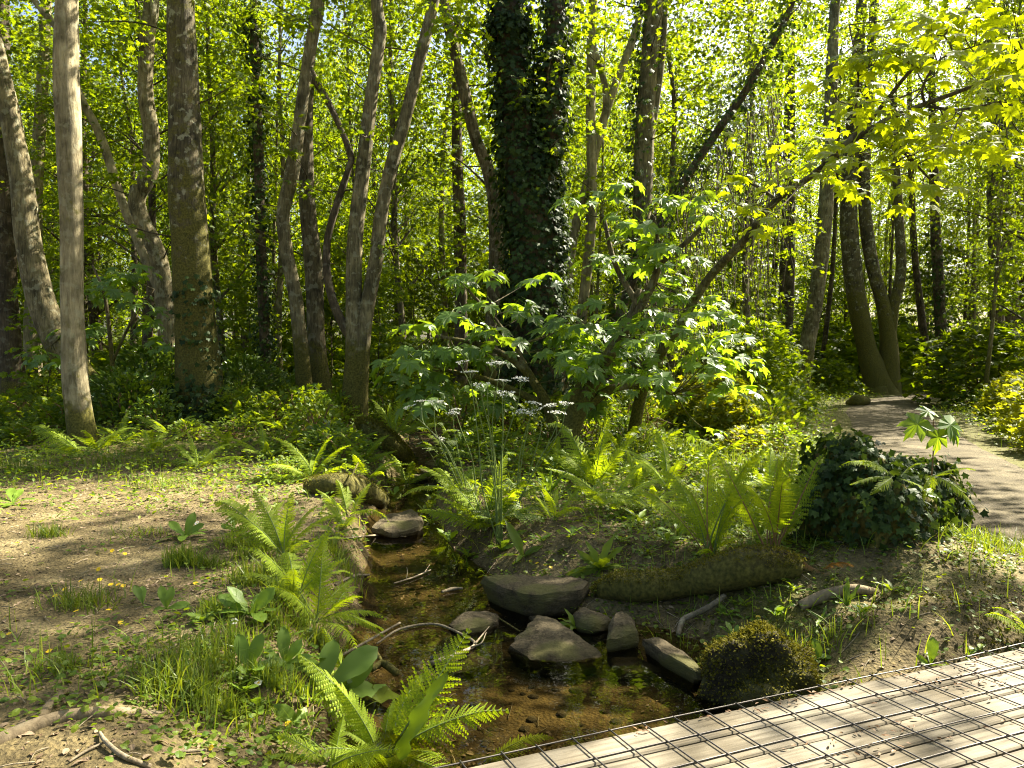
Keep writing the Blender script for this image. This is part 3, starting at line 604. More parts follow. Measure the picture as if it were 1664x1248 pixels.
# ================================================================== BOARDWALK
def boardwalk():
    ang = math.atan2(BW_T[1], BW_T[0]); root = thing('boardwalk', 'pale weathered plank boardwalk covered with dark square wire mesh', 'boardwalk', (BW_A[0], BW_A[1], 0))
    root.rotation_euler = (0, 0, ang)
    pw, gap, L0, L1 = .150, .006, -2.6, 7.0
    for i in range(20):                                       # planks lie along the edge
        rng = np.random.default_rng(300 + i); n = 60
        xs = np.linspace(L0, L1, n); y1 = -.012 - i * (pw + gap); y0 = y1 - pw
        e0 = y0 + .003 * vnoise(xs * 5, np.full(n, i), 3); e1 = y1 - .003 * vnoise(xs * 5, np.full(n, i), 4)
        zt = -.001 - abs(rng.normal(0, .0015)) + .002 * vnoise(xs * .7, np.full(n, i), 5)
        b = .006
        prof = [(e0, zt - .04), (e0, zt - b), (e0 + b, zt), (e1 - b, zt), (e1, zt - b), (e1, zt - .04)]
        V = np.stack([np.column_stack([xs, np.broadcast_to(p[0], n), np.broadcast_to(p[1], n)]) for p in prof], 1).reshape(-1, 3)
        k = 6; a = np.arange(n - 1)[:, None] * k + np.arange(k)[None]; a2 = np.arange(n - 1)[:, None] * k + (np.arange(k)[None] + 1) % k
        Fq = np.stack([a, a2, a2 + k, a + k], -1).reshape(-1, 4)
        mb = MB(); mb.add(V, [Fq[:, ::-1], np.array([list(range(6))]), np.array([list(range((n - 1) * 6 + 5, (n - 1) * 6 - 1, -1))])])
        link('plank', mb.mesh('plank', 'weathered_plank', smooth=False), root)
    for y in (-.10, -1.2, -2.4):                               # bearers under the deck
        mb = MB(); x0, x1, a, b = L0 + .1, L1 - .1, y - .05, y + .05
        V = [(x0, a, -.16), (x1, a, -.16), (x1, b, -.16), (x0, b, -.16), (x0, a, -.043), (x1, a, -.043), (x1, b, -.043), (x0, b, -.043)]
        mb.add(V, np.array([(0, 3, 2, 1), (4, 5, 6, 7), (0, 1, 5, 4), (1, 2, 6, 5), (2, 3, 7, 6), (3, 0, 4, 7)]))
        link('bearer', mb.mesh('bearer', 'weathered_plank', smooth=False), root)
    rng = np.random.default_rng(9); rw = .0030
    for i in range(12):                                        # wires along the edge
        y = .004 - i * .145 + .006 * math.sin(i * 2.1); n = 130; xs = np.linspace(-1.6, 6.2, n)
        if i == 0: y = .008
        pts = np.column_stack([xs, y + .010 * (vnoise(xs * 1.7, np.full(n, i), 8) - .5) + (.012 * vnoise(xs * .9, np.full(n, 2), 18)), .0042 + .005 * vnoise(xs * 1.1, np.full(n, i), 9) ** 3])
        mb = MB(); mb.add(*tube(pts, np.full(n, rw), 6)); link('wire', mb.mesh('wire', 'galvanised_wire'), root)
    sk = math.tan(math.radians(-4))
    for i in range(54):                                        # wires across
        x = -1.55 + i * .144 + .006 * math.sin(i * 1.7); n = 34; ys = np.linspace(.02, -2.2, n)
        pts = np.column_stack([x + ys * sk + .006 * (vnoise(ys * 2, np.full(n, i), 12) - .5), ys, .0074 + .005 * vnoise(ys * 2.1, np.full(n, i), 13) ** 3])
        mb = MB(); mb.add(*tube(pts, np.full(n, rw), 6)); link('wire', mb.mesh('wire', 'galvanised_wire'), root)
    # dry bud scales and twigs lying on the deck
    mb = MB(); N = 5000; x = rng.uniform(-.5, 4.5, N); y = rng.uniform(-1.8, -.02, N)
    m = (vnoise(x * 2.2, y * 5, 70) + .25 * (np.abs(((-y - .012) % .156) - .0) < .03)) > .52; x, y = x[m], y[m]; N = len(x)
    a = rng.normal(0, .8, N) + np.pi / 2 * (rng.random(N) < .3); dd = np.column_stack([np.cos(a), np.sin(a), rng.normal(0, .12, N)])
    W = np.column_stack([BW_A[0] + BW_T[0] * x - BW_N[0] * y, BW_A[1] + BW_T[1] * x - BW_N[1] * y, np.full(N, .010)])
    D = np.column_stack([BW_T[0] * dd[:, 0] - BW_N[0] * dd[:, 1], BW_T[1] * dd[:, 0] - BW_N[1] * dd[:, 1], dd[:, 2]])
    leaves(mb, W, D, np.column_stack([rng.normal(0, .4, N), rng.normal(0, .4, N), np.ones(N)]), rng.uniform(.012, .035, N), (T_OVAL[0] * [.7, 1, 1], T_OVAL[1]))
    o = mb.build('dry_litter', 'brown_stem', None, smooth=False); tag(o, 'brown dry scales littering the boardwalk planks', 'litter', kind='stuff')
boardwalk()

# ================================================================== STONES
def stone(label, px, zt, thick, mat='stone', seed=0, tilt=(0, 0), name='stone', cat='stone', undercut=.9, bumpy=.02, dome=.0):
    """px: outline of the top face in the photograph, seen at height zt"""
    W = np.array([PZ(a, b, zt)[:2] for a, b in px]); c = W.mean(0); n = 44
    cl = catmull(np.vstack([W, W[:1]]), n * 4); L = np.concatenate([[0], np.cumsum(np.linalg.norm(np.diff(cl, axis=0), axis=1))])
    # mix of straight edges and smoothed corners
    ps = np.vstack([W, W[:1]]); Ls = np.concatenate([[0], np.cumsum(np.linalg.norm(np.diff(ps, axis=0), axis=1))])
    u = np.linspace(0, 1, n, endpoint=False)
    s1 = np.column_stack([np.interp(u * L[-1], L, cl[:, k]) for k in (0, 1)]); s2 = np.column_stack([np.interp(u * Ls[-1], Ls, ps[:, k]) for k in (0, 1)])
    O = .3 * s1 + .7 * s2 - c; O = O * (1 + .12 * fbm(O[:, :1] * 14 + seed * 9, O[:, 1:] * 14, seed + 5, 3) * 2)
    rings = [(.02, 0), (.3, 0), (.6, 0), (.85, -.004), (.96, -.012), (1.0, -.04 - thick * .1), (.99, -thick * .45), (undercut + .02, -thick * .8), (undercut * .9, -thick - .05)]
    V = []
    for i, (k, dz) in enumerate(rings):
        q = O * k
        x, y = q[:, 0] + c[0], q[:, 1] + c[1]
        nz = fbm(x * 7 + seed * 3, y * 7 + seed, seed + 80, 4) * bumpy * (1.6 if i < 6 else .6) + dome * (1 - k * k)
        jx = 1 + .16 * fbm(x * 9 + dz * 20, y * 9 + i * .7, seed + 90, 3) * (i > 3)
        V.append(np.column_stack([q[:, 0] * jx, q[:, 1] * jx, dz + nz + q[:, 0] * tilt[0] + q[:, 1] * tilt[1]]))
    V = np.concatenate(V); m = len(rings); i = np.arange(m - 1)[:, None] * n; j = np.arange(n)[None]; j2 = (j + 1) % n
    Fq = np.stack([i + j, i + n + j, i + n + j2, i + j2], -1).reshape(-1, 4)
    mb = MB(); mb.add(V, [Fq, np.array([list(range(n))]), np.array([list(range(m * n - 1, (m - 1) * n - 1, -1))])])
    o = link(name, mb.mesh(name, mat, smooth=False), None, (c[0], c[1], zt)); tag(o, label, cat)
    for p_ in o.data.polygons: p_.use_smooth = True
    try: o.data.set_sharp_from_angle(angle=math.radians(32))
    except Exception: pass
    return o
stone('large flat-topped slab jutting over the stream, thickest of the stones', [(782, 934), (835, 931), (905, 936), (958, 942), (945, 956), (885, 962), (850, 958), (815, 948)], -.125, .17, 'stone_dark', 1, (.02, .04), bumpy=.025)
stone('flat triangular stone dipping into the pool below the slab', [(826, 1044), (872, 1003), (905, 1012), (945, 1032), (985, 1056), (930, 1066), (860, 1064)], -.262, .10, 'stone', 2, (0.0, .12), bumpy=.02)
stone('low rounded stone in the stream left of the big slab', [(728, 1012), (752, 995), (790, 990), (812, 994), (810, 1008), (775, 1020), (742, 1024)], -.268, .09, 'stone', 3, bumpy=.02, dome=.02)
stone('pale rough lump of rock at the pool edge below the mossy log', [(985, 1040), (990, 1012), (1010, 1004), (1032, 1014), (1038, 1030), (1015, 1036)], -.225, .14, 'stone', 4, bumpy=.09, dome=.06)
stone('pale stone wedged behind the dark leafy plant', [(928, 1000), (945, 990), (982, 993), (994, 1006), (962, 1014), (938, 1010)], -.235, .10, 'stone', 5, bumpy=.05, dome=.03)
stone('long slanting slab half sunk at the right of the pool', [(1040, 1034), (1068, 1032), (1128, 1066), (1146, 1086), (1128, 1088), (1080, 1062)], -.22, .08, 'stone_dark', 6, (-.06, 0))
stone('pale split rock at the head of the stream', [(604, 852), (622, 838), (668, 832), (690, 842), (684, 852), (640, 858)], -.20, .10, 'stone', 7, (0, .10), bumpy=.04)
stone('flat grey stone among leaves behind the slab', [(842, 826), (862, 814), (905, 814), (932, 824), (900, 834)], .02, .10, 'stone_dark', 8)
stone('grey slab peeping from herbs right of the white-flowered plant', [(858, 862), (870, 836), (905, 846), (920, 860), (890, 864)], -.08, .10, 'stone_dark', 9, (0, .06))
stone('small flat wet stone in the shallows by the slab', [(858, 1001), (880, 999), (893, 1008), (870, 1012)], -.285, .05, 'stone_dark', 10)
stone('flat submerged stone under the pool surface', [(700, 1062), (760, 1050), (800, 1075), (740, 1092)], -.34, .05, 'stone_dark', 11)
stone('broad shelf of stone under the lower pool water', [(985, 1062), (1040, 1066), (1080, 1090), (1010, 1092)], -.33, .05, 'stone_dark', 13)
for i, (a, b) in enumerate([(690, 762), (705, 752), (676, 775), (715, 770), (668, 800), (700, 790)]):
    g = G(a, b); w = 10 + 5 * (i % 3)
    stone(['pale pebble in the dry upper stream bed', ] [0], [(a - w, b), (a - w * .4, b - 5), (a + w * .7, b - 4), (a + w, b + 2), (a, b + 6)], g[2] + .03, .07, 'stone', 20 + i, bumpy=.02, dome=.02)['group'] = 'pebbles in the dry upper stream bed'
def gravel():
    rng = np.random.default_rng(12); mb = MB(); k = 0
    while k < 420:
        y = rng.uniform(3.2, 14); x = np.interp(y, STREAM[:, 1], STREAM[:, 0]) + rng.normal(0, .55)
        d, sd, hw = poly_dist(np.array([x]), np.array([y]), STREAM, HALF_W)
        if d[0] > hw[0] * 1.5: continue
        k += 1; r = rng.uniform(.012, .04) * rng.uniform(.5, 1.1); V, Fq, nr = mound((x, y, H1(x, y) - r * .3), r * rng.uniform(.8, 1.4), r, r * .8, k, 9, 5, .25, .8); mb.add(V, Fq)
    tag(mb.build('stream_gravel', 'stone', None), 'small brown gravel strewn over the stream bed', 'gravel', kind='stuff')

# mossy boulder by the boardwalk with a hanging moss cushion
def moss_fuzz(mb, pos, nrm, n, size, rng):
    i = rng.integers(0, len(pos), n)
    p = pos[i] + rng.normal(0, .02, (n, 3)) * (1 - .7 * np.abs(nrm[i])); nn = nrm[i]
    leaves(mb, p, nn + rng.normal(0, .6, (n, 3)) + np.array([0, 0, -.25]), rng.normal(0, 1, (n, 3)), size * rng.uniform(.5, 1.3, n), T_QUAD)
def mound(centre, rx, ry, h, seed, nu=48, nv=20, rough=.22, e=.75):
    u = np.linspace(0, 2 * np.pi, nu, endpoint=False); v = np.linspace(0, 1, nv)
    V = []
    for t in v:
        r = math.sin(t * math.pi / 2) ** e; z = math.cos(t * math.pi / 2) ** e
        x, y = np.cos(u) * r, np.sin(u) * r
        k = 1 + rough * 2 * fbm(x * 2 + seed * 5 + 7, y * 2 + z * 2.3 + seed, seed, 4)
        V.append(np.column_stack([centre[0] + x * rx * k, centre[1] + y * ry * k, centre[2] + z * h * k]))
    V = np.concatenate(V); i = np.arange(nv - 1)[:, None] * nu; j = np.arange(nu)[None]; j2 = (j + 1) % nu
    Fq = np.stack([i + j, i + nu + j, i + nu + j2, i + j2], -1).reshape(-1, 4)
    c = np.asarray(centre); nr = norm((V - c) / np.array([rx, ry, h]) ** 2 * np.array([1, 1, 1.0]))
    return V, Fq, nr
gravel()
def boulder():
    c = PZ(1238, 1120, -.28); root = thing('mossy_boulder', 'dark wet boulder capped with a hanging yellow moss cushion beside the boardwalk', 'boulder', c)
    V, Fq, nr = mound(c + [0, .03, -.14], .30, .22, .40, 37, nu=64, nv=26, rough=.36, e=.85)
    mb = MB(); mb.add(V, Fq); mb.build('rock', 'stone_mossy', root)
    rng = np.random.default_rng(31); top = (V[:, 2] > c[2] - .14 + .26 * vnoise(V[:, 0] * 9, V[:, 1] * 9, 4))
    mb = MB(); moss_fuzz(mb, V[top], nr[top], 9500, .016, rng); tag(mb.build('moss_cushion', 'moss', root, smooth=False), 'hanging yellow-green moss')
boulder()

# ================================================================== LOGS, ROOTS, STICKS
def log(name, label, pts, mat, seed, moss=0, cat='log', group=None, rough=.16, ends=True):
    """pts: (px, py, radius m, lift m): lies on the ground"""
    W, R = [], []
    for a, b, r, l in pts:
        g = G(a, b, l); W.append(g); R.append(r)
    mb = MB(); L = np.sum(np.linalg.norm(np.diff(W, axis=0), axis=1)); V, Fs = tube(W, R, 14, n=int(max(16, L * 22)), rough=rough, seed=seed)
    mb.add(V, Fs)
    root = thing(name, label, cat, W[0], group)
    wd = mb.build('wood', mat, root)
    if moss:
        rng = np.random.default_rng(seed + 9); c = catmull(np.array(W), 60)
        d = V[:-2] - c[np.argmin(((V[:-2, None] - c[None]) ** 2).sum(-1), 1)]; nr = norm(d); t = nr[:, 2] > .25 - 1.6 * fbm(V[:-2, 0] * 5, V[:-2, 1] * 5, 7, 3)
        mb = MB(); moss_fuzz(mb, V[:-2][t], nr[t], moss, .013 if W[0][1] < 9 else .03, rng); mb.build('moss', 'moss', root, smooth=False).parent = wd
    return root
log('mossy_log', 'thick mossy fallen log lying along the bank behind the slab', [(972, 965, .05, .0), (1000, 955, .085, .07), (1045, 955, .095, .09), (1110, 948, .09, .10), (1165, 936, .105, .12), (1215, 922, .115, .14), (1262, 918, .10, .11), (1300, 924, .06, .03)], 'log_mossy', 40, 6500, rough=.26)
log('mossy_log', 'mossy fallen log arching out of the undergrowth below the slanting vine-hung tree', [(1030, 712, .10, .05), (1075, 695, .13, .10), (1120, 690, .15, .16), (1165, 698, .15, .12), (1205, 708, .13, .06), (1250, 716, .09, .0)], 'log_mossy', 41, 2500)
log('rotten_log', 'sunlit mossy rotten log sloping down to the head of the stream', [(588, 690, .10, .25), (612, 702, .13, .22), (638, 725, .14, .16), (658, 750, .13, .08), (672, 772, .08, .0)], 'log_mossy', 42, 3500)
log('mossy_log', 'short mossy log under the ferns on the left bank above the stream', [(505, 792, .10, .05), (550, 790, .12, .08), (595, 800, .12, .08), (622, 815, .09, .02)], 'log_mossy', 43, 2500)
log('fallen_log', 'bare brown log lying beyond the smooth pale trunk', [(-20, 658, .16, .1), (40, 657, .15, .1), (80, 654, .14, .1), (118, 650, .12, .1)], 'bark_plain', 44)
log('tree_stump', 'small black stump at the path edge near the three-stemmed tree', [(1382, 655, .13, .0), (1394, 652, .17, .12), (1408, 652, .12, .10)], 'bark_dark', 45, cat='stump', rough=.3)
log('tree_root', 'smooth pale root surfacing in the soil at the lower left corner', [(-20, 1215, .035, -.01), (50, 1184, .034, .0), (105, 1166, .030, .004), (170, 1158, .024, .004), (235, 1160, .018, -.004), (300, 1164, .010, -.02)], 'root', 46, cat='root')
log('tree_root', 'pale ribbon of root running up the lower left soil', [(60, 1172, .026, -.004), (80, 1150, .024, .0), (100, 1128, .018, -.006)], 'root', 47, cat='root')
log('tree_root', 'knotted root crossing the mossy slope above the boardwalk', [(1300, 985, .03, .01), (1340, 968, .035, .03), (1385, 958, .03, .03), (1425, 962, .02, .01)], 'root', 48, cat='root')
def stick(label, pts, mat='stick', forks=(), seed=0, name='stick', group=None):
    W, R = [], []
    for q in pts:
        a, b, r = q[:3]; l = q[3] if len(q) > 3 else .012
        g = G(a, b, l); g = PZ(a, b, max(g[2], WATER_Z + .012)); W.append(g); R.append(r)
    root = thing(name, label, 'stick', W[0], group); mb = MB()
    mb.add(*tube(W, R, 7, n=26, rough=.18, seed=seed)); sh = mb.build('shaft', mat, root)
    for f in forks:
        mb = MB(); mb.add(*tube([PZ(a, b, W[0][2] + dz) for a, b, dz in f[0]], np.linspace(f[1], .002, len(f[0])), 6, n=12)); mb.build('side_twig', mat, root).parent = sh
    return root
stick('straight pale stick poking over the left edge of the pool', [(545, 1070, .008, .03), (600, 1040, .009, .05), (650, 1012, .007, .06)], seed=1)
stick('bowed grey branch arching across the middle of the stream', [(612, 1046, .006, .02), (650, 1022, .007, .02), (705, 1014, .008, .03), (745, 1028, .008, .02), (772, 1046, .009, .02), (745, 1062, .012, .02), (700, 1078, .014, .02)], seed=2,
      forks=[([(772, 1046, .03), (785, 1030, .06), (795, 1018, .09)], .007), ([(765, 1052, .02), (782, 1045, .05), (790, 1028, .08)], .006)])
stick('dark broken branch piled at the left shore of the pool', [(596, 1048, .010, .02), (612, 1062, .012, .03), (620, 1075, .010, .02)], 'bark_dark', seed=3)
stick('short rotten billet at the left shore of the pool', [(604, 1088, .016, .02), (622, 1078, .022, .03), (645, 1094, .02, .01)], 'bark_plain', seed=4)
stick('thick grey forked stick lying on the dark bank below the mossy log', [(1102, 1032, .016, .02), (1110, 1008, .018, .04), (1130, 998, .02, .05), (1155, 985, .019, .06), (1178, 968, .016, .07)], 'stick', seed=5)
stick('thin curved twig lying on the soil at the lower left', [(162, 1190, .006, .01), (172, 1205, .008, .02), (200, 1228, .009, .012), (245, 1246, .009, .01)], seed=6)
stick('short twig on the soil right of the curved one', [(275, 1230, .006, .01), (290, 1222, .007, .015), (335, 1219, .006, .012)], seed=7)
stick('straight twig on the soil left of the curved one', [(112, 1238, .004, .01), (140, 1220, .005, .012), (168, 1207, .004, .01)], seed=8)
stick('pale twig on the bare soil under the rosettes', [(245, 1072, .008, .01), (275, 1055, .010, .02), (296, 1038, .008, .02)], seed=9)
stick('pale splinter on the mossy slope behind the boulder', [(1240, 1020, .007, .05), (1252, 1032, .009, .05), (1264, 1042, .007, .03)], seed=10)
stick('dark twig trailing from the slab into the shallows', [(770, 1000, .005, .02), (800, 1000, .006, .04), (845, 1026, .004, .02)], 'bark_plain', seed=11)
stick('long dark stick standing out of the ferns on the left bank', [(545, 800, .012, .05), (565, 785, .012, .2), (582, 752, .008, .45)], 'bark_plain', seed=12)
stick('thin stick floating across the head of the stream', [(560, 875, .006), (610, 870, .008), (660, 872, .006)], seed=13)
stick('grey stick lying along the left bank beside the stream', [(545, 950, .008), (575, 936, .010), (600, 934, .008)], seed=14)
stick('twiggy dead branch in the shallows above the slab', [(640, 948, .006, .02), (672, 938, .007, .04), (700, 926, .004, .06)], seed=15, forks=[([(660, 942, .02), (662, 930, .05), (661, 922, .07)], .004), ([(690, 930, .03), (698, 918, .06)], .003)])
stick('pale chip of wood resting in the shallows beside the slab', [(718, 962, .010), (735, 957, .014), (752, 956, .008)], seed=16)

# ================================================================== PLANTS
from mathutils import Matrix, Vector
def place(o, pos, along, nrm, scale):
    y = Vector(along).normalized(); x = y.cross(Vector(nrm)).normalized(); z = x.cross(y)
    sx, sy, sz = (scale,) * 3 if np.isscalar(scale) else scale
    m = Matrix(((x.x * sx, y.x * sy, z.x * sz, pos[0]), (x.y * sx, y.y * sy, z.y * sz, pos[1]), (x.z * sx, y.z * sy, z.z * sz, pos[2]), (0, 0, 0, 1)))
    o.matrix_basis = m
def frond_mesh(seed, width=.17, npair=24, droop=.22, bare=.12, mat='fern_leaf', stemmat='green_stem', tooth=7, curl=.0, tri=False):
    rng = np.random.default_rng(seed); mb = MB(); ns = 26
    t = np.linspace(0, 1, ns); side = .10 * rng.normal()
    spine = np.column_stack([side * t ** 2, t - .08 * droop * t ** 3, -droop * t ** 2.3 - curl * np.maximum(t - .85, 0) ** 1.5 * 6])
    sp = lambda q: np.array([np.interp(q, t, spine[:, k]) for k in range(3)])
    TV = []; TP = []
    for i in range(npair):
        u = bare + (1 - bare) * (i + .5) / npair; u = u ** .96
        w = (u - bare) / (1 - bare)
        prof = (1 - w) ** .85 if tri else min(1, .35 + 1.7 * w) * (1 - w) ** .62
        Lp = width * prof * 1.05 * rng.uniform(.78, 1.1) + .006; tw = .5 * side * 10 * u
        p = sp(u); d = norm(sp(min(u + .03, 1)) - sp(u - .03))
        for s in (-1, 1):
            ax = np.array([s, .0, 0]) + d * (.32 + .5 * w) + np.array([0, 0, -.10 - .35 * rng.random() + s * tw]) + rng.normal(0, .09, 3); ax = norm(ax); nn = np.array([0, 0, 1.]) + d * .0
            bw = (1 - bare) / npair * (1.02 if not tri else 1.1)
            q = np.linspace(.04, 1, tooth + 1); al = norm(np.cross(nn, ax))
            for k in range(tooth):
                c0 = p + ax * Lp * q[k] + np.array([0, 0, -.3 * Lp * q[k] ** 2]); hw = bw * .62 * (1 - q[k]) ** .5 + .0012
                st = Lp / tooth
                for v in (-1, 1):
                    tip = c0 + ax * st * .75 + al * v * hw + np.array([0, 0, -.25 * hw])
                    TV += [c0 - ax * st * .12, c0 + ax * st * .28 + al * v * hw * .75, tip, c0 + ax * st * .95]
                    TP.append(v * s)
    n = len(TV) // 4; base = np.arange(n)[:, None] * 4; Fq = np.vstack([base + [0, 1, 2], base + [0, 2, 3]])
    mb.add(np.array(TV), Fq); nleaf = len(Fq)
    V, Fs = tube(spine, np.linspace(.0085, .0015, ns), 5, cap=False); mb.add(V, Fs)
    me = mb.mesh('frond', [mat, stemmat], smooth=False)
    mi = np.zeros(len(me.polygons), np.int32); mi[nleaf:] = 1; me.polygons.foreach_set('material_index', mi)
    return me
FROND = [frond_mesh(400 + i, .20 + .02 * (i % 3), 24 + 2 * (i % 3), [.20, .34, .50, .28, .62, .42, .25][i], .10 + .03 * (i % 2), curl=[0, .1, .2, .35, 0, .3, .15][i]) for i in range(7)]
FROND_UP = [frond_mesh(420 + i, .17, 22, .10 + .06 * i, .30, 'fern_leaf', 'brown_stem', curl=.25) for i in range(3)]
FROND_DEAD = [frond_mesh(430, .18, 20, .3, .15, 'fern_dead', 'brown_stem')]
PARSLEY = [frond_mesh(440 + i, .42, 8, .25, .30, 'herb_leaf', 'green_stem', tooth=6, tri=True) for i in range(3)]
CAMV = np.array([0, 0, CAM_H])
def fern(label, base, tips, extra=0, R=None, meshes=None, seed=0, group=None, name='fern', lift=0.0, wide=1.0):
    """base: px of the crown; tips: px of frond tips (+ optional depth shift); extra: more fronds spread all round with length R"""
    rng = np.random.default_rng(seed + 500); g = G(*base) + [0, 0, lift]; meshes = list(meshes or FROND) + [FROND[5], FROND[6]] * (meshes is not FROND_UP and meshes is not FROND_DEAD)
    root = thing(name, label, 'fern', g, group); Ls = []
    for i, tp in enumerate(tips):
        T = P(tp[0], tp[1], g[1] + (tp[2] if len(tp) > 2 else rng.normal(0, .12)))
        d = T - g; L = np.linalg.norm(d) * 1.06; Ls.append(L)
        n = norm(CAMV - g) * .38 + np.array([.12, .1, .9]) + rng.normal(0, .24, 3)
        o = link('frond', meshes[rng.integers(0, len(meshes))], root); place(o, rng.normal(0, .015, 3) * [1, 1, .2], d, n, (L * wide, L, L))
    R = R or (np.mean(Ls) * .8 if Ls else .4); a0 = rng.uniform(0, 6)
    for k in range(extra):
        a = a0 + k * 2.4; e = rng.uniform(.5, 1.2); d = np.array([math.cos(a) * math.cos(e), math.sin(a) * math.cos(e), math.sin(e)])
        n = np.array([-math.cos(a) * math.sin(e), -math.sin(a) * math.sin(e), math.cos(e)]) + rng.normal(0, .12, 3)
        o = link('frond', meshes[rng.integers(0, len(meshes))], root); L = R * rng.uniform(.7, 1.15); place(o, rng.normal(0, .015, 3) * [1, 1, .2], d, n, (L * wide, L, L))
    return root
fern('bright sunlit fern in the foreground at the end of the boardwalk', (622, 1236), [(534, 1050, -.05), (480, 1165, .1), (655, 1130, .15), (735, 1056, .0), (752, 1130, -.1), (702, 1190, -.15), (510, 1216, -.15), (560, 1190, -.3), (620, 1180, -.3), (740, 1235, -.3), (590, 1120, -.1), (690, 1150, .1), (500, 1110, .1), (650, 1080, .2), (575, 1225, -.35), (680, 1225, -.35)], 5, .30, [FROND[0], FROND[1], FROND[3]], 1, wide=1.25)
fern('small fern of a single arching frond at the boardwalk edge', (790, 1236), [(880, 1160, .1), (800, 1222, -.1)], 0, None, [FROND[0]], 2)
fern('bright upright fern above the stream on the left bank', (462, 905), [(362, 786, .1), (395, 806), (432, 792, .1), (455, 810), (486, 818), (512, 815, .15), (478, 858, -.2), (540, 850, .15)], 3, .30, [FROND[0], FROND[1], FROND[3]], 3, wide=1.2)
fern('bright upright fern leaning over the water between the two sunlit ones', (512, 1012), [(527, 888, .0), (470, 900, .05), (600, 955, .0), (440, 925, .05), (555, 930, .1), (575, 1000, -.2), (500, 935, -.2), (440, 980, -.2)], 3, .33, [FROND[0], FROND[1], FROND[4]], 4, wide=1.2)
fern('dark fern frond overhanging the shallows on the left bank', (545, 1000), [(610, 992, -.1), (632, 1000, .1)], 1, .28, [FROND[4]], 5)
fern('feathery fern fanning out above the short mossy log', (505, 782), [(440, 722, .1), (480, 705), (515, 706), (548, 712), (555, 728, -.2), (420, 745), (468, 735, -.3)], 4, .5, None, 6)
fern('fern with two arched fronds at the edge of the bare soil', (322, 762), [(290, 712), (318, 700), (386, 722), (352, 706, .2), (275, 738)], 3, .45, None, 7)
fern('leaning yellow fern at the foot of the smooth pale trunk', (132, 742), [(45, 676, .1), (85, 692), (102, 690, .2), (75, 720, -.2)], 2, .5, [FROND[3], FROND[2]], 8, wide=1.15)
fern('low dark fern beside the ivy-footed thick trunk', (275, 708), [(240, 690), (325, 682), (295, 668), (215, 700)], 3, .55, None, 9)
fern('shaded fern under the sunlit rotten log', (590, 752), [(540, 720), (565, 700), (610, 705), (635, 730), (560, 745, -.3)], 4, .55, None, 10)
fern('fern mingled with the white-flowered plant beside the stream', (790, 862), [(735, 742), (770, 738), (800, 745), (720, 790), (830, 770), (860, 800), (760, 790, -.3), (700, 805)], 4, .5, [FROND[0], FROND[1]], 11)
fern('tall fern right of the white-flowered plant with two straight fronds', (965, 792), [(938, 678, .1), (980, 690), (1012, 700), (925, 730), (900, 745), (1000, 735, -.3), (950, 745, -.3)], 4, .6, [FROND[0], FROND[1]], 12)
fern('pale fern leaning right below the arching log', (1085, 800), [(1050, 735), (1090, 702), (1065, 745), (1120, 740), (1035, 770)], 2, .5, None, 13)
fern('upright brown-stalked fern, left one of the pair above the mossy log', (1155, 902), [(1092, 790), (1122, 760), (1150, 735), (1178, 722), (1200, 745), (1080, 800, .2), (1170, 790, -.2), (1132, 800, -.2)], 3, .4, FROND_UP + [FROND[1]], 14, wide=1.1)
fern('upright brown-stalked fern, right one of the pair above the mossy log', (1252, 906), [(1190, 755), (1222, 742), (1250, 775, -.2), (1300, 745), (1335, 738, .1), (1310, 780), (1208, 800), (1275, 760), (1240, 745, .2)], 2, .4, FROND_UP, 15, wide=1.1)
fern('fern with yellow fronds growing out of the ivy mound', (1452, 882), [(1402, 722, -.1), (1425, 740), (1470, 745), (1500, 780), (1440, 790, -.2), (1385, 770)], 0, None, [FROND[0], FROND[3]], 16, wide=1.0, lift=.42)
fern('fern hanging over the right shoulder of the ivy mound', (1512, 876), [(1545, 760), (1570, 745), (1580, 790), (1520, 770), (1490, 800)], 0, None, [FROND[2], FROND[4]], 17, lift=.40)
fern('fern clump at the right edge above the boardwalk', (1672, 1035), [(1640, 985), (1625, 995), (1655, 975), (1690, 980)], 0, None, [FROND[4]], 18)
fern('withered brown fern flattened on the mossy slope', (1330, 930), [(1290, 905), (1362, 950), (1390, 930), (1300, 945)], 2, .3, FROND_DEAD, 19)
fern('small dark fern hanging under the brown-stalked pair', (1180, 925), [(1150, 905), (1178, 890), (1205, 908)], 1, .2, [FROND[4]], 20)
fern('pale fern below the fanned one beside the stream', (560, 858), [(525, 815), (545, 805), (548, 835, -.2), (575, 825)], 2, .3, [FROND[2]], 21)
fern('dark feathery fern behind the tall right-hand fern', (905, 775), [(880, 725), (900, 715), (930, 725)], 4, .5, None, 22)
fern('fern at the foot of the low forked tree', (640, 712), [(620, 660), (650, 640), (672, 655), (690, 670)], 4, .7, None, 23)
fern('yellow-green fern at the top of the left shore', (425, 872), [(385, 820), (410, 800), (445, 812), (370, 845), (465, 838)], 2, .28, [FROND[0], FROND[1]], 24, wide=1.2)
fern('bright fern between the upright fern and the leaning one', (480, 965), [(440, 880), (470, 862), (505, 870), (425, 910), (530, 900), (480, 905, -.2)], 2, .3, [FROND[0], FROND[3]], 25, wide=1.2)
fern('yellow fern low on the left shore behind the foreground fern', (560, 1105), [(520, 1060), (545, 1035), (585, 1050), (505, 1085)], 2, .2, [FROND[1], FROND[4]], 26, wide=1.1)
fern('bright fern spilling left of the foreground fern', (530, 1245), [(470, 1195, -.1), (500, 1160), (455, 1225, -.1), (545, 1165), (590, 1200, -.2)], 2, .25, [FROND[0], FROND[1]], 27, wide=1.25)
fern('fern beside the pale split rock at the head of the stream', (565, 838), [(530, 790), (555, 775), (585, 785), (605, 805)], 3, .35, None, 28)
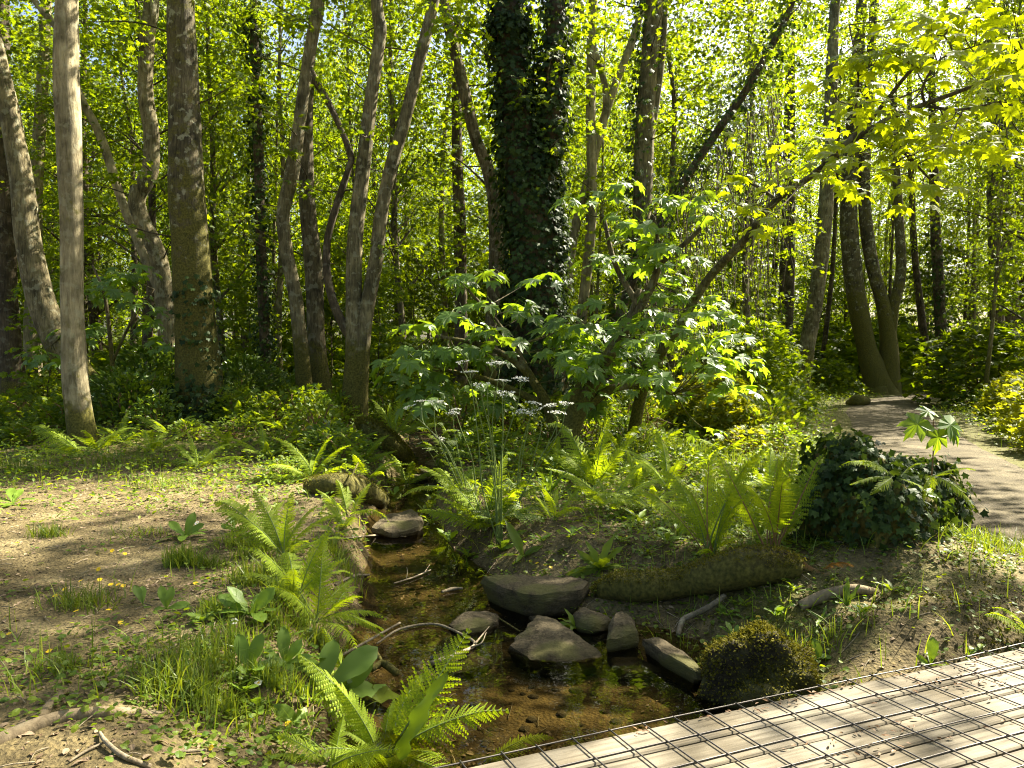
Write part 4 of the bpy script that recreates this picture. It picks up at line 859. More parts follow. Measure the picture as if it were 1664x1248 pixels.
fern('fern on the right shore behind the flat grey stone', (900, 845), [(870, 800), (895, 780), (925, 790), (940, 815)], 3, .35, None, 29)
fern('fern fanning out below the arching log at its left end', (1030, 800), [(1000, 755), (1025, 735), (1055, 745)], 3, .4, None, 30)
for i, (a, b) in enumerate([(395, 690), (450, 700), (1010, 735), (1075, 722), (735, 742), (690, 700), (540, 690), (1320, 740), (200, 720), (370, 735), (430, 745), (470, 735), (250, 735), (600, 780), (660, 790), (880, 760), (1000, 770), (1130, 770), (1180, 740), (160, 735), (560, 730), (820, 735), (1060, 830), (1250, 800), (990, 830), (740, 800)]):
    fern('small green fern half lost in the undergrowth before the trees', (a, b), [], 8, .5, None, 40 + i, 'small ferns lost in the undergrowth')

# --- broad leaves
def blade_mesh(name, mat, prof, wave=.02, arch=.25, fold=.25, n=10, k=5, seed=0, crinkle=.012):
    rng = np.random.default_rng(seed); t = np.linspace(0, 1, n); u = np.linspace(-1, 1, k)
    w = np.interp(t, [p[0] for p in prof], [p[1] for p in prof])
    X = w[:, None] * u[None]; Y = np.repeat(t[:, None], k, 1)
    Z = -arch * Y ** 2 + fold * np.abs(X) - .6 * X ** 2 + wave * np.sin(Y * 17 + seed + np.sign(u)[None] * 1.3) * np.abs(u)[None] ** 2 + crinkle * rng.normal(0, 1, X.shape)
    mb = MB(); i = np.arange(n - 1)[:, None] * k + np.arange(k - 1)[None]
    mb.add(np.stack([X, Y, Z], -1), np.stack([i, i + 1, i + k + 1, i + k], -1).reshape(-1, 4))
    return mb.mesh(name, mat)
PRIM = [blade_mesh('leaf', 'rosette_leaf', [(0, .02), (.15, .05), (.35, .12), (.65, .20), (.85, .17), (.97, .07), (1, .0)], .02, .25 + .1 * i, .25, seed=i) for i in range(3)]
DOCK = [blade_mesh('leaf', 'herb_leaf', [(0, .015), (.1, .04), (.3, .12), (.55, .135), (.8, .08), (1, .0)], .03, .3 + .12 * i, .3, seed=10 + i) for i in range(3)]
STRAP = [blade_mesh('leaf', 'rosette_leaf', [(0, .02), (.08, .07), (.5, .075), (.85, .05), (1, .0)], .035, .2 + .25 * i, .4, n=14, seed=20 + i) for i in range(3)]
ROUND = [blade_mesh('leaf', 'rosette_leaf', [(0, .06), (.1, .17), (.35, .27), (.65, .27), (.88, .16), (1, .02)], .05, .3, .2, seed=30 + i, crinkle=.018) for i in range(2)]
def rosette(label, base, n, L, meshes, elev=(.3, 1.1), seed=0, name='rosette_plant', cat='plant', group=None, lift=0.01, tips=()):
    rng = np.random.default_rng(seed + 700); g = G(*base); g = PZ(base[0], base[1], max(g[2], WATER_Z) + lift)
    root = thing(name, label, cat, g, group); a0 = rng.uniform(0, 6)
    for k in range(n):
        a = a0 + k * 2.4 + rng.normal(0, .2); e = rng.uniform(*elev)
        d = np.array([math.cos(a) * math.cos(e), math.sin(a) * math.cos(e), math.sin(e)]); nn = np.array([-math.cos(a) * math.sin(e), -math.sin(a) * math.sin(e), math.cos(e)]) + rng.normal(0, .15, 3)
        place(link('leaf', meshes[rng.integers(0, len(meshes))], root), rng.normal(0, .01, 3) * [1, 1, 0], d, nn, L * rng.uniform(.7, 1.15))
    for tp in tips:
        T = P(tp[0], tp[1], g[1] + (tp[2] if len(tp) > 2 else 0)); d = T - g; nn = norm(CAMV - g) * .7 + np.array([0, 0, .6]) + rng.normal(0, .25, 3)
        place(link('leaf', meshes[rng.integers(0, len(meshes))], root), (0, 0, 0), d, nn, np.linalg.norm(d) * 1.05)
    return root
rosette('broad-leaved rosette with two upright leaves left of the foreground fern', (405, 1092), 4, .16, PRIM, (.2, .7), 1, tips=[(388, 1038), (418, 1036), (375, 1078), (440, 1086), (400, 1080, -.1)])
rosette('toothed rosette with a tall spoon leaf nearest the foreground fern', (462, 1080), 5, .17, PRIM, (.1, .6), 2, tips=[(460, 1028), (430, 1050), (484, 1045), (495, 1085), (425, 1085), (500, 1062)])
rosette('cluster of pale oval leaves below the leaning bright fern', (405, 1000), 5, .18, PRIM, (.3, 1.0), 3, tips=[(362, 962), (385, 950), (372, 990), (430, 1005), (440, 960)])
rosette('pair of oval leaves standing on the bare soil', (232, 982), 0, .1, PRIM, seed=4, tips=[(222, 952), (232, 952, .03), (246, 992, -.05)])
rosette('pair of larger oval leaves right of the first pair', (270, 990), 0, .1, PRIM, seed=5, tips=[(262, 955), (278, 958), (300, 978), (250, 985)])
rosette('sunlit pale leaves on the bare soil above the dark grass clump', (300, 872), 5, .16, PRIM, (.3, 1.1), 6, tips=[(278, 845), (312, 838), (325, 850)])
rosette('yellow upright leaves at the foot of the bright fern', (382, 862), 3, .14, PRIM, (.5, 1.2), 7, tips=[(378, 840), (400, 856), (360, 850)])
rosette('large crinkled pale leaf drooping beside the foreground fern', (480, 1170), 0, .2, ROUND, seed=8, tips=[(452, 1150, -.05), (470, 1200, -.1), (500, 1150, .05)])
rosette('big dark round leaf at the left shore of the pool', (560, 1120), 0, .2, ROUND, seed=9, tips=[(648, 1112, .0), (600, 1060, .05)])
rosette('smooth long leaf standing between the fern and the round leaf', (525, 1125), 0, .2, PRIM, seed=10, tips=[(535, 1040, .1), (500, 1062, .1), (605, 1050, .1)])
rosette('lush dock-like plant at the left end of the mossy log', (975, 925), 8, .26, DOCK, (.2, .9), 11, 'dock_plant', tips=[(985, 870), (1005, 880), (960, 880), (940, 895), (920, 930), (1010, 915), (968, 950, -.1)])
rosette('dark glossy plant growing between the pool stones', (935, 1020), 5, .16, DOCK, (.2, .8), 12, 'dock_plant', tips=[(900, 1008), (925, 990), (960, 1000), (975, 1040, -.1)])
rosette('pale-leaved plant with one tall leaf behind the slab', (850, 905), 4, .2, DOCK, (.2, .8), 13, 'dock_plant', tips=[(832, 848), (878, 880), (830, 915), (865, 888)])
rosette('bright strap-leaved plant behind the white-flowered one', (892, 808), 6, .3, STRAP, (.9, 1.4), 14, 'strap_fern', tips=[(895, 765), (910, 770), (880, 780)])
rosette('glossy strap leaf arching through the foreground fern', (650, 1232), 0, .3, [STRAP[0]], seed=15, name='strap_fern', tips=[(700, 1108, -.12)])
rosette('tongue-leaved plant on the mossy slope above the boardwalk', (1376, 985), 2, .12, STRAP, (.8, 1.3), 16, 'strap_fern', tips=[(1380, 938), (1362, 960), (1394, 950), (1372, 955)])
rosette('small tongue-leaved plant hanging left on the mossy slope', (1335, 1008), 0, .1, STRAP, seed=17, name='strap_fern', tips=[(1318, 990), (1342, 985), (1352, 990), (1330, 1000, -.1)])
rosette('pointed bright leaf rising behind the boardwalk edge', (1512, 1082), 2, .12, PRIM, (.3, .8), 18, 'leafy_plant', tips=[(1518, 1040), (1500, 1075), (1494, 1066)])
rosette('slim leaf at the boardwalk edge right of the pointed one', (1575, 1065), 0, .1, STRAP, seed=19, name='leafy_plant', tips=[(1598, 1040), (1570, 1048)])
rosette('tongue leaves inside the left brown-stalked fern', (1160, 890), 3, .25, STRAP, (1.0, 1.4), 20, 'strap_fern', tips=[(1140, 830), (1185, 825)])
rosette('upright strap leaves inside the right brown-stalked fern', (1232, 882), 3, .2, STRAP, (1.0, 1.4), 21, 'strap_fern', tips=[(1228, 838), (1240, 842)])
rosette('mid-green leafy plant on the left edge of the bare soil', (22, 818), 6, .22, PRIM, (.2, .9), 22)
rosette('leafy plant in the shade under the pale ferns', (545, 868), 5, .2, DOCK, (.1, .6), 23, 'dock_plant')
rosette('palmate leaf on the slope right of the mossy boulder', (1332, 1068), 2, .1, ROUND, (.1, .6), 24, 'leafy_plant', tips=[(1325, 1042), (1345, 1062)])
for i, (a, b) in enumerate([(305, 745), (262, 752), (340, 742), (232, 748), (590, 815), (610, 795), (640, 805), (1040, 850), (1100, 870), (700, 850), (730, 880), (1290, 850), (1330, 870), (760, 905), (815, 895)]):
    rosette('small leafy herb sprouting on the bank near the ferns', (a, b), 6, .16, [PRIM, DOCK][i % 2], (.3, 1.2), 50 + i, 'leafy_herb', group='small leafy herbs on the banks')

# --- cow parsley
def umbel_mesh(seed, full):
    rng = np.random.default_rng(seed); mb = MB(); pts = []
    nu = 9 if full else 6
    V, Fs = [], []
    st = MB()
    for k in range(nu):
        a = k * 2.4; r = .55 * math.sqrt((k + .4) / nu); tip = np.array([math.cos(a) * r, math.sin(a) * r, .55 - .25 * r * r])
        st.add(*tube([(0, 0, 0), tip * .6 + [0, 0, .05], tip], [.012, .009, .007], 4, cap=False))
        n = 16; b = rng.uniform(0, 2 * np.pi, n); rr = .14 * np.sqrt(rng.uniform(0, 1, n))
        pos = tip + np.column_stack([np.cos(b) * rr, np.sin(b) * rr, .05 - rr * .25 + rng.normal(0, .012, n)])
        leaves(mb, pos, np.column_stack([np.cos(b), np.sin(b), rng.normal(.2, .3, n)]), np.column_stack([rng.normal(0, .4, n), rng.normal(0, .4, n), np.ones(n)]), rng.uniform(.06, .11, n), T_QUAD)
    nl = sum(len(f) for f in mb.f); 
    for v, f in zip(st.v, st.f): pass
    off = mb.n
    for v in st.v: mb.v.append(v)
    for f in st.f: mb.f.append(f + off)
    me = mb.mesh('umbel', ['white_petal', 'green_stem'], smooth=False)
    mi = np.zeros(len(me.polygons), np.int32); mi[nl:] = 1; me.polygons.foreach_set('material_index', mi); return me
UMBEL = [umbel_mesh(1, True), umbel_mesh(2, True), umbel_mesh(3, False)]
def parsley(label, base, heads, leafn, seed, group=None, size=.125):
    """heads: list of polylines of px ending in an umbel"""
    rng = np.random.default_rng(seed + 900); g = G(*base); root = thing('cow_parsley', label, 'wildflower', g, group)
    for hd in heads:
        dy = rng.normal(0, .15); W = [g + rng.normal(0, .01, 3) * [1, 1, 0]] + [P(a, b, g[1] + dy * (i + 1) / len(hd)) for i, (a, b) in enumerate(hd)]
        r0 = .006 if len(hd) > 1 else .004
        mb = MB(); mb.add(*tube(W, np.linspace(r0, .0025, len(W)), 6, n=20)); stm = mb.build('stem', 'green_stem', root)
        d = W[-1] - W[-2]; d = norm(d) * .5 + np.array([0, -.15, .8])
        place(link('umbel', UMBEL[rng.integers(0, 3)], stm), W[-1] - g, np.cross(norm(d), [0.3, 1, .1]), d, size * rng.uniform(.8, 1.3))
        for q in range(1, len(W) - 1):
            if rng.random() < .7:
                a = rng.uniform(0, 6.28); place(link('leaf', PARSLEY[rng.integers(0, 3)], root), W[q] - g, (math.cos(a), math.sin(a), .3), (0, 0, 1), rng.uniform(.10, .2))
    for k in range(leafn):
        a = k * 2.4; e = rng.uniform(.3, 1.1); z = rng.uniform(0, .25)
        place(link('leaf', PARSLEY[rng.integers(0, 3)], root), (0, 0, z), (math.cos(a), math.sin(a), math.tan(e) * .7), (0, 0, 1), rng.uniform(.22, .40))
parsley('tall white-flowered cow parsley towering before the ivy trunk', (812, 888), [[(805, 800), (785, 700), (770, 640), (752, 600)], [(785, 800), (778, 720), (768, 640), (765, 618)], [(805, 790), (800, 720), (785, 655), (782, 640)],
    [(815, 780), (817, 700), (816, 640), (818, 630)], [(815, 770), (818, 690), (820, 655)], [(812, 760), (840, 660), (846, 628)], [(800, 750), (792, 640), (800, 605)], [(808, 780), (800, 690), (812, 600)]], 9, 1)
parsley('spreading cow parsley leaning right beside the tall fern', (838, 830), [[(845, 740), (858, 690), (866, 668)], [(850, 735), (858, 695), (850, 682)], [(870, 735), (880, 690), (872, 684)], [(880, 740), (910, 700), (918, 668)], [(870, 760), (905, 690), (896, 668)], [(860, 780), (900, 720), (905, 685)]], 8, 2)
parsley('cow parsley with long stems leaning left over the stream', (775, 862), [[(735, 745), (700, 700), (668, 672)], [(728, 735), (690, 690), (685, 662)], [(715, 720), (707, 690), (706, 666)], [(750, 760), (738, 700), (737, 682)], [(770, 760), (750, 700), (742, 675)]], 9, 3)
parsley('low cow parsley with fading flowers in the shade beyond the stream', (712, 760), [[(708, 730), (706, 715)], [(715, 735), (720, 722)], [(700, 738), (690, 726)]], 5, 4)
parsley('low white umbels by the foot of the arching log', (1010, 780), [[(1000, 730), (985, 705)], [(1020, 735), (1030, 712)]], 6, 5, size=.07)

# --- flowers
def flower(label, px, mat, size, seed, group, npet=8, h=.05, name='yellow_flower'):
    rng = np.random.default_rng(seed); f = G(px[0], px[1] + 6); f = PZ(px[0], px[1] + 6, max(f[2], WATER_Z)); top = P(px[0], px[1], f[1])
    if top[2] - f[2] < .015: top[2] = f[2] + .03
    root = thing(name, label, 'flower', f, group); mb = MB(); a = np.arange(npet) / npet * 6.283 + rng.uniform(0, 1)
    tl = rng.normal(0, .3, 2) + [0, -.35]
    d = np.column_stack([np.cos(a), np.sin(a), .25 - (np.cos(a) * tl[0] + np.sin(a) * tl[1])])
    leaves(mb, np.repeat(top[None], npet, 0), d, np.column_stack([np.full(npet, tl[0]), np.full(npet, tl[1]), np.ones(npet)]), np.full(npet, size), (T_OVAL[0] * [1.3 if npet > 5 else 2.0, 1, .5], T_OVAL[1]))
    pt = mb.build('petals', mat, root, smooth=False)
    mb = MB(); mb.add(*tube([f - [0, 0, .02], (f + top) / 2 + rng.normal(0, .006, 3), top], [.0022, .002, .0016], 5, n=6)); mb.build('stem', 'green_stem', root)
    if npet == 5:
        mb = MB(); leaves(mb, np.repeat(top[None] + [0, 0, .002], 5, 0), d, np.tile([0, 0, 1.], (5, 1)), np.full(5, size * .35), (T_OVAL[0] * [1.3, 1, .5], T_OVAL[1])); mb.build('flower_centre', 'yellow_petal', root, smooth=False).parent = pt
for i, (a, b) in enumerate([(105, 957), (90, 968), (131, 944), (162, 942), (180, 950), (192, 950), (200, 952), (182, 895), (203, 900), (196, 1012), (15, 1030), (80, 1058), (318, 948), (124, 993), (28, 882), (8, 1002), (212, 858), (177, 991), (160, 925)]):
    flower('yellow starry flower on the bare soil of the left bank', (a, b), 'yellow_petal', .017, 40 + i, 'yellow flowers on the left bank')
for i, (a, b) in enumerate([(873, 915), (862, 912), (886, 918), (895, 922), (1020, 872)]):
    flower('yellow flower in the herbs behind the large slab', (a, b), 'yellow_petal', .017, 70 + i, 'yellow flowers behind the slab')
flower('single yellow flower standing behind the moss cushion', (1232, 1003), 'yellow_petal', .017, 80, None)
flower('yellow flower low at the left of the moss cushion', (1146, 1046), 'yellow_petal', .014, 81, None)
flower('yellow flower on a tall stalk beside the foreground fern', (592, 1108), 'yellow_petal', .016, 82, None)
flower('yellow flower under the large crinkled pale leaf', (468, 1176), 'yellow_petal', .018, 83, None)
flower('yellow flower in the lower corner beside the litter', (343, 1222), 'yellow_petal', .012, 84, None)
for i, (a, b, t) in enumerate([(420, 1110, 'white primrose with yellow centre under the upright rosette'), (381, 1010, 'white primrose nodding among the pale oval leaves'), (320, 850, 'white primrose on the sunlit soil by the pale leaves'), (392, 856, 'white primrose at the foot of the bright upright fern'), (418, 872, 'white primrose beside the bright upright fern'), (285, 862, 'pale primrose left of the sunlit pale leaves')]):
    flower(t, (a, b), 'white_petal', .022, 90 + i, None, 5, name='primrose')

# --- grass tufts
def blades(mb, pos, L, rng, spread=.5, w=.004, seg=4):
    n = len(pos); a = rng.uniform(0, 2 * np.pi, n); lean = np.abs(rng.normal(0, spread, n)); t = np.linspace(0, 1, seg + 1)
    L = L * rng.uniform(.5, 1.15, n); o = np.column_stack([np.cos(a), np.sin(a)])
    R = L[:, None] * (np.sin(lean)[:, None] * t[None] * .6 + .75 * lean[:, None] * t[None] ** 2 * .8); Z = L[:, None] * (t[None] - .42 * lean[:, None] * t[None] ** 2)
    C = np.stack([pos[:, None, 0] + o[:, None, 0] * R, pos[:, None, 1] + o[:, None, 1] * R, pos[:, None, 2] + Z], -1)
    wd = (w * (1 - t ** 2 * .95))[None, :, None]; b = rng.uniform(0, np.pi, n); s = np.stack([np.cos(b), np.sin(b), np.zeros(n)], -1)[:, None]
    V = np.stack([C - s * wd, C + s * wd], 2).reshape(n, -1, 3); k = (seg + 1) * 2
    f = np.array([(2 * i, 2 * i + 1, 2 * i + 3, 2 * i + 2) for i in range(seg)])
    mb.add(V.reshape(-1, 3), (f[None] + (np.arange(n) * k)[:, None, None]).reshape(-1, 4))
def tuft(label, px, n, L, r, seed=0, spread=.5, w=.0035, group=None, name='grass_tuft', mat='grass_blade'):
    rng = np.random.default_rng(seed + 1200); g = G(*px); q = rng.normal(0, r, (n, 2)); x, y = g[0] + q[:, 0], g[1] + q[:, 1] * .7
    mb = MB(); blades(mb, np.column_stack([x, y, height(x, y) - .01]), L, rng, spread, w)
    me = mb.mesh(name, mat, smooth=False, origin=g); tag(link('grass_patch' if r >= .12 and name == 'grass_tuft' else name, me, None, g), label, 'grass', group, kind='stuff' if r >= .12 else None)
tuft('low grass tuft at the left edge of the bare soil', (78, 872), 160, .13, .07, 1)
tuft('dark dense grass clump in the middle of the bare soil', (298, 918), 260, .16, .06, 2, .35)
tuft('sunlit grass tuft beside the yellow flowers', (135, 985), 200, .15, .09, 3, .7)
tuft('small pale grass tuft on the bare soil lower left', (98, 1088), 110, .12, .06, 4, .6)
tuft('wide dark grass tuft at the edge of the lower left soil', (305, 1125), 420, .19, .11, 5, .6)
tuft('thin grass above the wide dark tuft', (350, 1082), 220, .17, .10, 6, .6)
tuft('thin grass between the rosettes and the leaning fern', (420, 950), 240, .2, .10, 7, .6)
tuft('dry-looking grass left of the bright upright fern', (400, 885), 240, .14, .11, 8, .7)
tuft('sedge clump with long arching blades beside the far path', (1282, 672), 420, .95, .28, 9, .5, .008, name='sedge_clump')
tuft('sunlit lawn-like grass below the arching log', (1100, 738), 380, .28, .25, 10, .5, .005)
tuft('bright grass behind the left brown-stalked fern', (1225, 760), 420, .24, .4, 11, .5, .005)
tuft('bright grass between the brown-stalked ferns and the ivy mound', (1300, 765), 420, .24, .3, 12, .5, .005)
tuft('fringe of bright grass behind the mossy slope at the right edge', (1620, 892), 420, .16, .25, 13, .6, .004)
tuft('grass blades on the mossy boulder flank', (1290, 1062), 40, .14, .05, 14, .4)
tuft('thin grass on the dark slope beside the boulder', (1345, 1045), 60, .12, .08, 15, .5)
tuft('tall thin grass at the foot of the smooth pale trunk', (45, 765), 90, .28, .16, 16, .4)
tuft('grass fringe right of the smooth pale trunk', (190, 755), 220, .22, .35, 17, .6, .005)
tuft('grass under the leafy edge of the bare soil', (270, 790), 200, .18, .25, 18, .6)
tuft('wispy grass by the litter at the lower left', (230, 870), 100, .1, .12, 19, .8)

for i, (a, b, L) in enumerate([(455, 945, .2), (470, 985, .2), (445, 1020, .18), (385, 1050, .16), (430, 1120, .15), (360, 1150, .13), (520, 1050, .2), (470, 1125, .15), (410, 905, .16), (545, 905, .16), (560, 930, .14), (350, 1000, .14), (340, 920, .12)]):
    tuft('thin grass tuft on the left shore among ferns and rosettes', (a, b), 130, L, .06, 40 + i, .6, group='grass tufts on the left shore')
for i, (a, b) in enumerate([(420, 1150), (455, 1205), (395, 1125), (440, 1010), (470, 1040), (350, 985), (330, 1010), (545, 985), (500, 960), (560, 900), (585, 880), (430, 930), (1010, 880), (1050, 900), (1085, 880), (905, 900), (930, 870), (1120, 845), (880, 880), (760, 850), (730, 840), (690, 830), (1180, 1000), (1210, 985), (1260, 1000), (1290, 960), (1400, 1000), (1450, 960), (1190, 1035), (1165, 1085), (1175, 1060)]):
    rosette('small green herb with a few oval leaves on the stream bank', (a, b), 7, .10, [PRIM, DOCK][i % 2], (.3, 1.2), 80 + i, 'leafy_herb', group='small oval-leaved herbs along the stream')
# ================================================================== BUSHES AND SAPLINGS WITH LARGE LEAVES
MAPLE_ME = {}
for key, mt in (('g', 'maple_leaf'), ('y', 'maple_leaf_young')):
    lst = []
    for i in range(3):
        V = T_MAPLE[0].copy(); r = np.random.default_rng(60 + i); V[:, 2] += -.25 * i * (V[:, 1] - .3) ** 2 + r.normal(0, .02, len(V)); V[:, 0] *= [1, .92, 1.05][i]
        mb = MB(); mb.add(V, T_MAPLE[1]); pet = tube([(0, .07, 0), (0, -.25, .02), (0, -.5, .10)], [.008, .009, .012], 4, cap=False); mb.add(*pet)
        lst.append((mb.mesh('leaf', mt, smooth=False), V))
    MAPLE_ME[key] = lst
def leafy(root, items, key, nobj, rng):
    """items: (pos world, dir, normal, size); the nearest ones are objects, the rest one mass"""
    loc = np.array(root['_o']); items = sorted(items, key=lambda q: q[0][1] - 3 * q[3])
    for it in items[:nobj]:
        place(link('leaf', MAPLE_ME[key][rng.integers(0, 3)][0], root), it[0] - loc, it[1], it[2], it[3])
    if len(items) > nobj:
        mb = MB(); r = items[nobj:]; leaves(mb, np.array([q[0] for q in r]), np.array([q[1] for q in r]), np.array([q[2] for q in r]), np.array([q[3] for q in r]), T_MAPLE)
        tag(mb.build('leaves', 'maple_leaf' if key == 'g' else 'maple_leaf_young', root, smooth=False), kind='stuff')
def tier(c, n, size, rng, R=.22, face=None, droop=.5):
    out = []; a0 = rng.uniform(0, 6.28)
    for k in range(n):
        a = a0 + k * 2.4 + rng.normal(0, .3); r = R * rng.uniform(.3, 1); dr = rng.uniform(.2, .9) * droop * 1.6
        d = np.array([math.cos(a), math.sin(a), -dr]); nn = np.array([math.cos(a) * dr * .8, math.sin(a) * dr * .8 - .25, 1.0]) + rng.normal(0, .22, 3)
        out.append((c + np.array([math.cos(a) * r, math.sin(a) * r, rng.normal(0, .05) - .1 * r]), d, nn, size * rng.uniform(.65, 1.2)))
    return out
def twigs(root, nodes, hubs, r0, name='branch', mat='bark_plain'):
    mb = MB(); H = np.array(hubs)
    for c in nodes:
        j = np.argmin(((H - c) ** 2 * [1, 1, 1.6]).sum(1)); b = H[j]; m = (b + c) / 2 + np.array([0, 0, -.04]) + RNG.normal(0, .03, 3)
        mb.add(*tube([b, m, c], [r0, r0 * .7, .003], 5, n=8, cap=False))
    mb.build('twigs', mat, root)
def big_sapling(label, name, stems, clusters, depth, key, size, per, nobj, seed, mat='bark_plain', R=.22, jit=.5):
    rng = np.random.default_rng(seed); p0 = stems[0][0]; f = P(p0[0], p0[1], p0[3] if len(p0) > 3 else depth); base = (f[0], f[1], H1(f[0], f[1]))
    root = thing(name, label, 'tree', base); hubs = []
    for i, s in enumerate(stems):
        mb = MB(); wp, rr = stem_tube(mb, s, depth, 9, base=(i == 0), top=None, seed=seed + i, flare=1.2); mb.build('trunk' if i == 0 else 'branch', mat, root)
        hubs += list(catmull(wp, 14)[3:])
    items = []; nodes = []
    for c in clusters:
        Y = (c[2] if len(c) > 2 else depth) + rng.normal(0, jit); w = P(c[0], c[1], Y); nodes.append(w); items += tier(w, per, size, rng, R)
    twigs(root, nodes, hubs, .008, mat=mat); leafy(root, items, key, nobj, rng); return root
rs = np.random.default_rng(77)
def cloud(n, x0, x1, y0, y1, Y=None, f=None):
    out = []
    while len(out) < n:
        a, b = rs.uniform(x0, x1), rs.uniform(y0, y1)
        if f is None or f(a, b): out.append((a, b) if Y is None else (a, b, Y(a, b)))
    return out
big_sapling('dark-leaved maple bush spreading left in front of the ivy-smothered trunk', 'maple_bush', [[(900, 690, 22), (880, 640, 16), (840, 590, 12), (780, 560, 8), (700, 545, 5)], [(890, 660, 14), (800, 620, 10), (720, 600, 6)], [(880, 640, 12), (820, 540, 8), (760, 470, 4)]],
    cloud(46, 640, 1000, 520, 660, None, lambda a, b: b > 505 + abs(a - 820) * .12 and not (825 < a < 925 and b > 560)) + cloud(9, 730, 880, 440, 540), 10.8, 'g', .25, 6, 280, 81)
big_sapling('many-stemmed young maple with drooping pale-topped leaves right of the ivy-smothered trunk', 'maple_tree',
    [[(930, 690, 34), (965, 620, 26), (1000, 560, 20), (1040, 500, 16), (1070, 430, 12), (1060, 350, 8)], [(930, 680, 26), (950, 610, 16), (985, 590, 14), (1010, 550, 12), (1040, 470, 9)], [(940, 670, 22), (1000, 630, 15), (1060, 630, 11), (1095, 640, 7)], [(1040, 500, 12), (1000, 430, 9), (980, 350, 6)], [(1070, 430, 10), (1130, 380, 7), (1160, 340, 4)]],
    cloud(64, 900, 1225, 290, 610, None, lambda a, b: abs(a - 1060) < 95 + (b - 300) * .26) + [(1085, 630), (1095, 640), (940, 330), (1010, 340), (1150, 700)] + cloud(14, 930, 1230, 560, 640), 10.0, 'g', .20, 6, 290, 82)
dY = lambda a, b: 8.6 - max(0, a - 1250) / 414 * 1.6
big_sapling('long arching maple bough with glowing yellow-green leaves reaching right over the path', 'maple_tree',
    [[(1040, 650, 20, 11), (1065, 590, 16, 10.8), (1098, 540, 15, 10.5), (1150, 455, 14, 10), (1205, 395, 13, 9.4), (1262, 325, 11, 9), (1320, 285, 10, 8.6), (1375, 235, 10, 8.3)],
     [(1375, 235, 11, 8.3), (1440, 195, 9, 8), (1500, 170, 8, 7.7), (1580, 140, 6, 7.4), (1670, 95, 4, 7.1)], [(1370, 238, 9, 8.3), (1420, 188, 7, 8.1), (1475, 120, 6, 7.9), (1550, 40, 4, 7.7), (1600, -30, 3, 7.5)],
     [(1500, 172, 5, 7.7), (1560, 178, 4, 7.5), (1625, 165, 3, 7.3)], [(1502, 168, 5, 7.7), (1500, 140, 4, 7.6), (1530, 95, 3, 7.5), (1600, 70, 2, 7.4)], [(1385, 205, 4, 8.2), (1395, 130, 3, 8.2), (1380, 40, 2, 8.2)],
     [(1425, 215, 5, 8.1), (1470, 250, 4, 8), (1520, 300, 3, 7.9)], [(1262, 325, 6, 9), (1225, 300, 5, 9.1), (1180, 280, 3, 9.2)]],
    cloud(74, 1380, 1670, 0, 260, dY, lambda a, b: abs(b - 165 + (a - 1500) * .35) < 150) + cloud(16, 1320, 1560, 185, 300, dY) + cloud(14, 1160, 1400, 190, 390, dY) + [(1480, 320, 7.9), (1510, 300, 7.9), (1540, 300, 7.8), (1545, 230, 7.6), (1600, 220, 7.4), (1640, 240, 7.3), (1350, 130, 8.2), (1400, 80, 8.2)],
    8.4, 'y', .145, 6, 300, 83, jit=.6, R=.24)
big_sapling('shaded maple sapling with broad leaves behind the smooth pale trunk', 'maple_sapling', [[(185, 640, 8), (180, 560, 7), (170, 480, 5), (150, 430, 3)], [(182, 590, 5), (215, 520, 4), (250, 470, 3)], [(180, 570, 4), (130, 530, 3), (85, 560, 2)]],
    cloud(24, 90, 260, 430, 560) + [(70, 580), (95, 590), (60, 570)], 12.6, 'g', .21, 6, 120, 84)
def seedling():
    g = G(1512, 862); g[2] += .42; root = thing('maple_seedling', 'single-stemmed maple seedling with big drooping leaves on the ivy mound', 'seedling', g)
    top = P(1516, 670, g[1]); mb = MB(); mb.add(*tube([g, (g + top) / 2 + [.01, 0, 0], top], [.006, .005, .004], 6, n=12)); mb.build('stem', 'brown_stem', root)
    for a, b, s in [(1482, 690, .22), (1552, 688, .22), (1530, 728, .20), (1572, 715, .18), (1508, 660, .15), (1488, 800, .0)]:
        if s: T = P(a, b, g[1] - .08); d = T - top; place(link('leaf', MAPLE_ME['g'][1][0], root), top + d * .45 - g, d + [0, 0, -.06], (0.1, -.6, .8), s)
    top = P(1490, 792, g[1] - .35)
    for a, b, s in [(1465, 798, .16), (1510, 806, .15), (1485, 812, .13)]:
        T = P(a, b, g[1] - .45); d = T - top; place(link('leaf', MAPLE_ME['g'][0][0], root), top + d * .2 - g, d, (0, -.6, .8), s)
seedling()
def ivy_mound():
    g = G(1440, 885); rng = np.random.default_rng(91); root = thing('ivy_mound', 'old stump swallowed by a dark mound of ivy beside the path', 'ivy mound', g + [0, .35, 0])
    mb = MB(); iv = MB()
    for (px, py, rx, h, dy, n, sd) in [(1418, 872, .31, .54, .30, 2700, 1), (1522, 862, .31, .46, .25, 2400, 2), (1468, 878, .27, .38, .2, 1500, 4)]:
        c = G(px, py) + [0, dy, -.05]; V, Fq, nr = mound(c, rx, rx * .8, h, 60 + sd, rough=.5); mb = MB(); mb.add(V, Fq); mb.build('stump', 'bark_dark', root)
        i = rng.integers(0, len(V), n); p = V[i] + nr[i] * np.abs(rng.normal(.015, .03, n))[:, None] + rng.normal(0, .035, (n, 3))
        leaves(iv, p, np.column_stack([rng.normal(0, .5, n), rng.normal(0, .5, n), -np.ones(n)]) + nr[i] * .6, nr[i] + rng.normal(0, .4, (n, 3)), rng.uniform(.022, .075, n), T_IVY)
    iv.build('ivy', 'ivy_leaf', root, smooth=False)
ivy_mound()
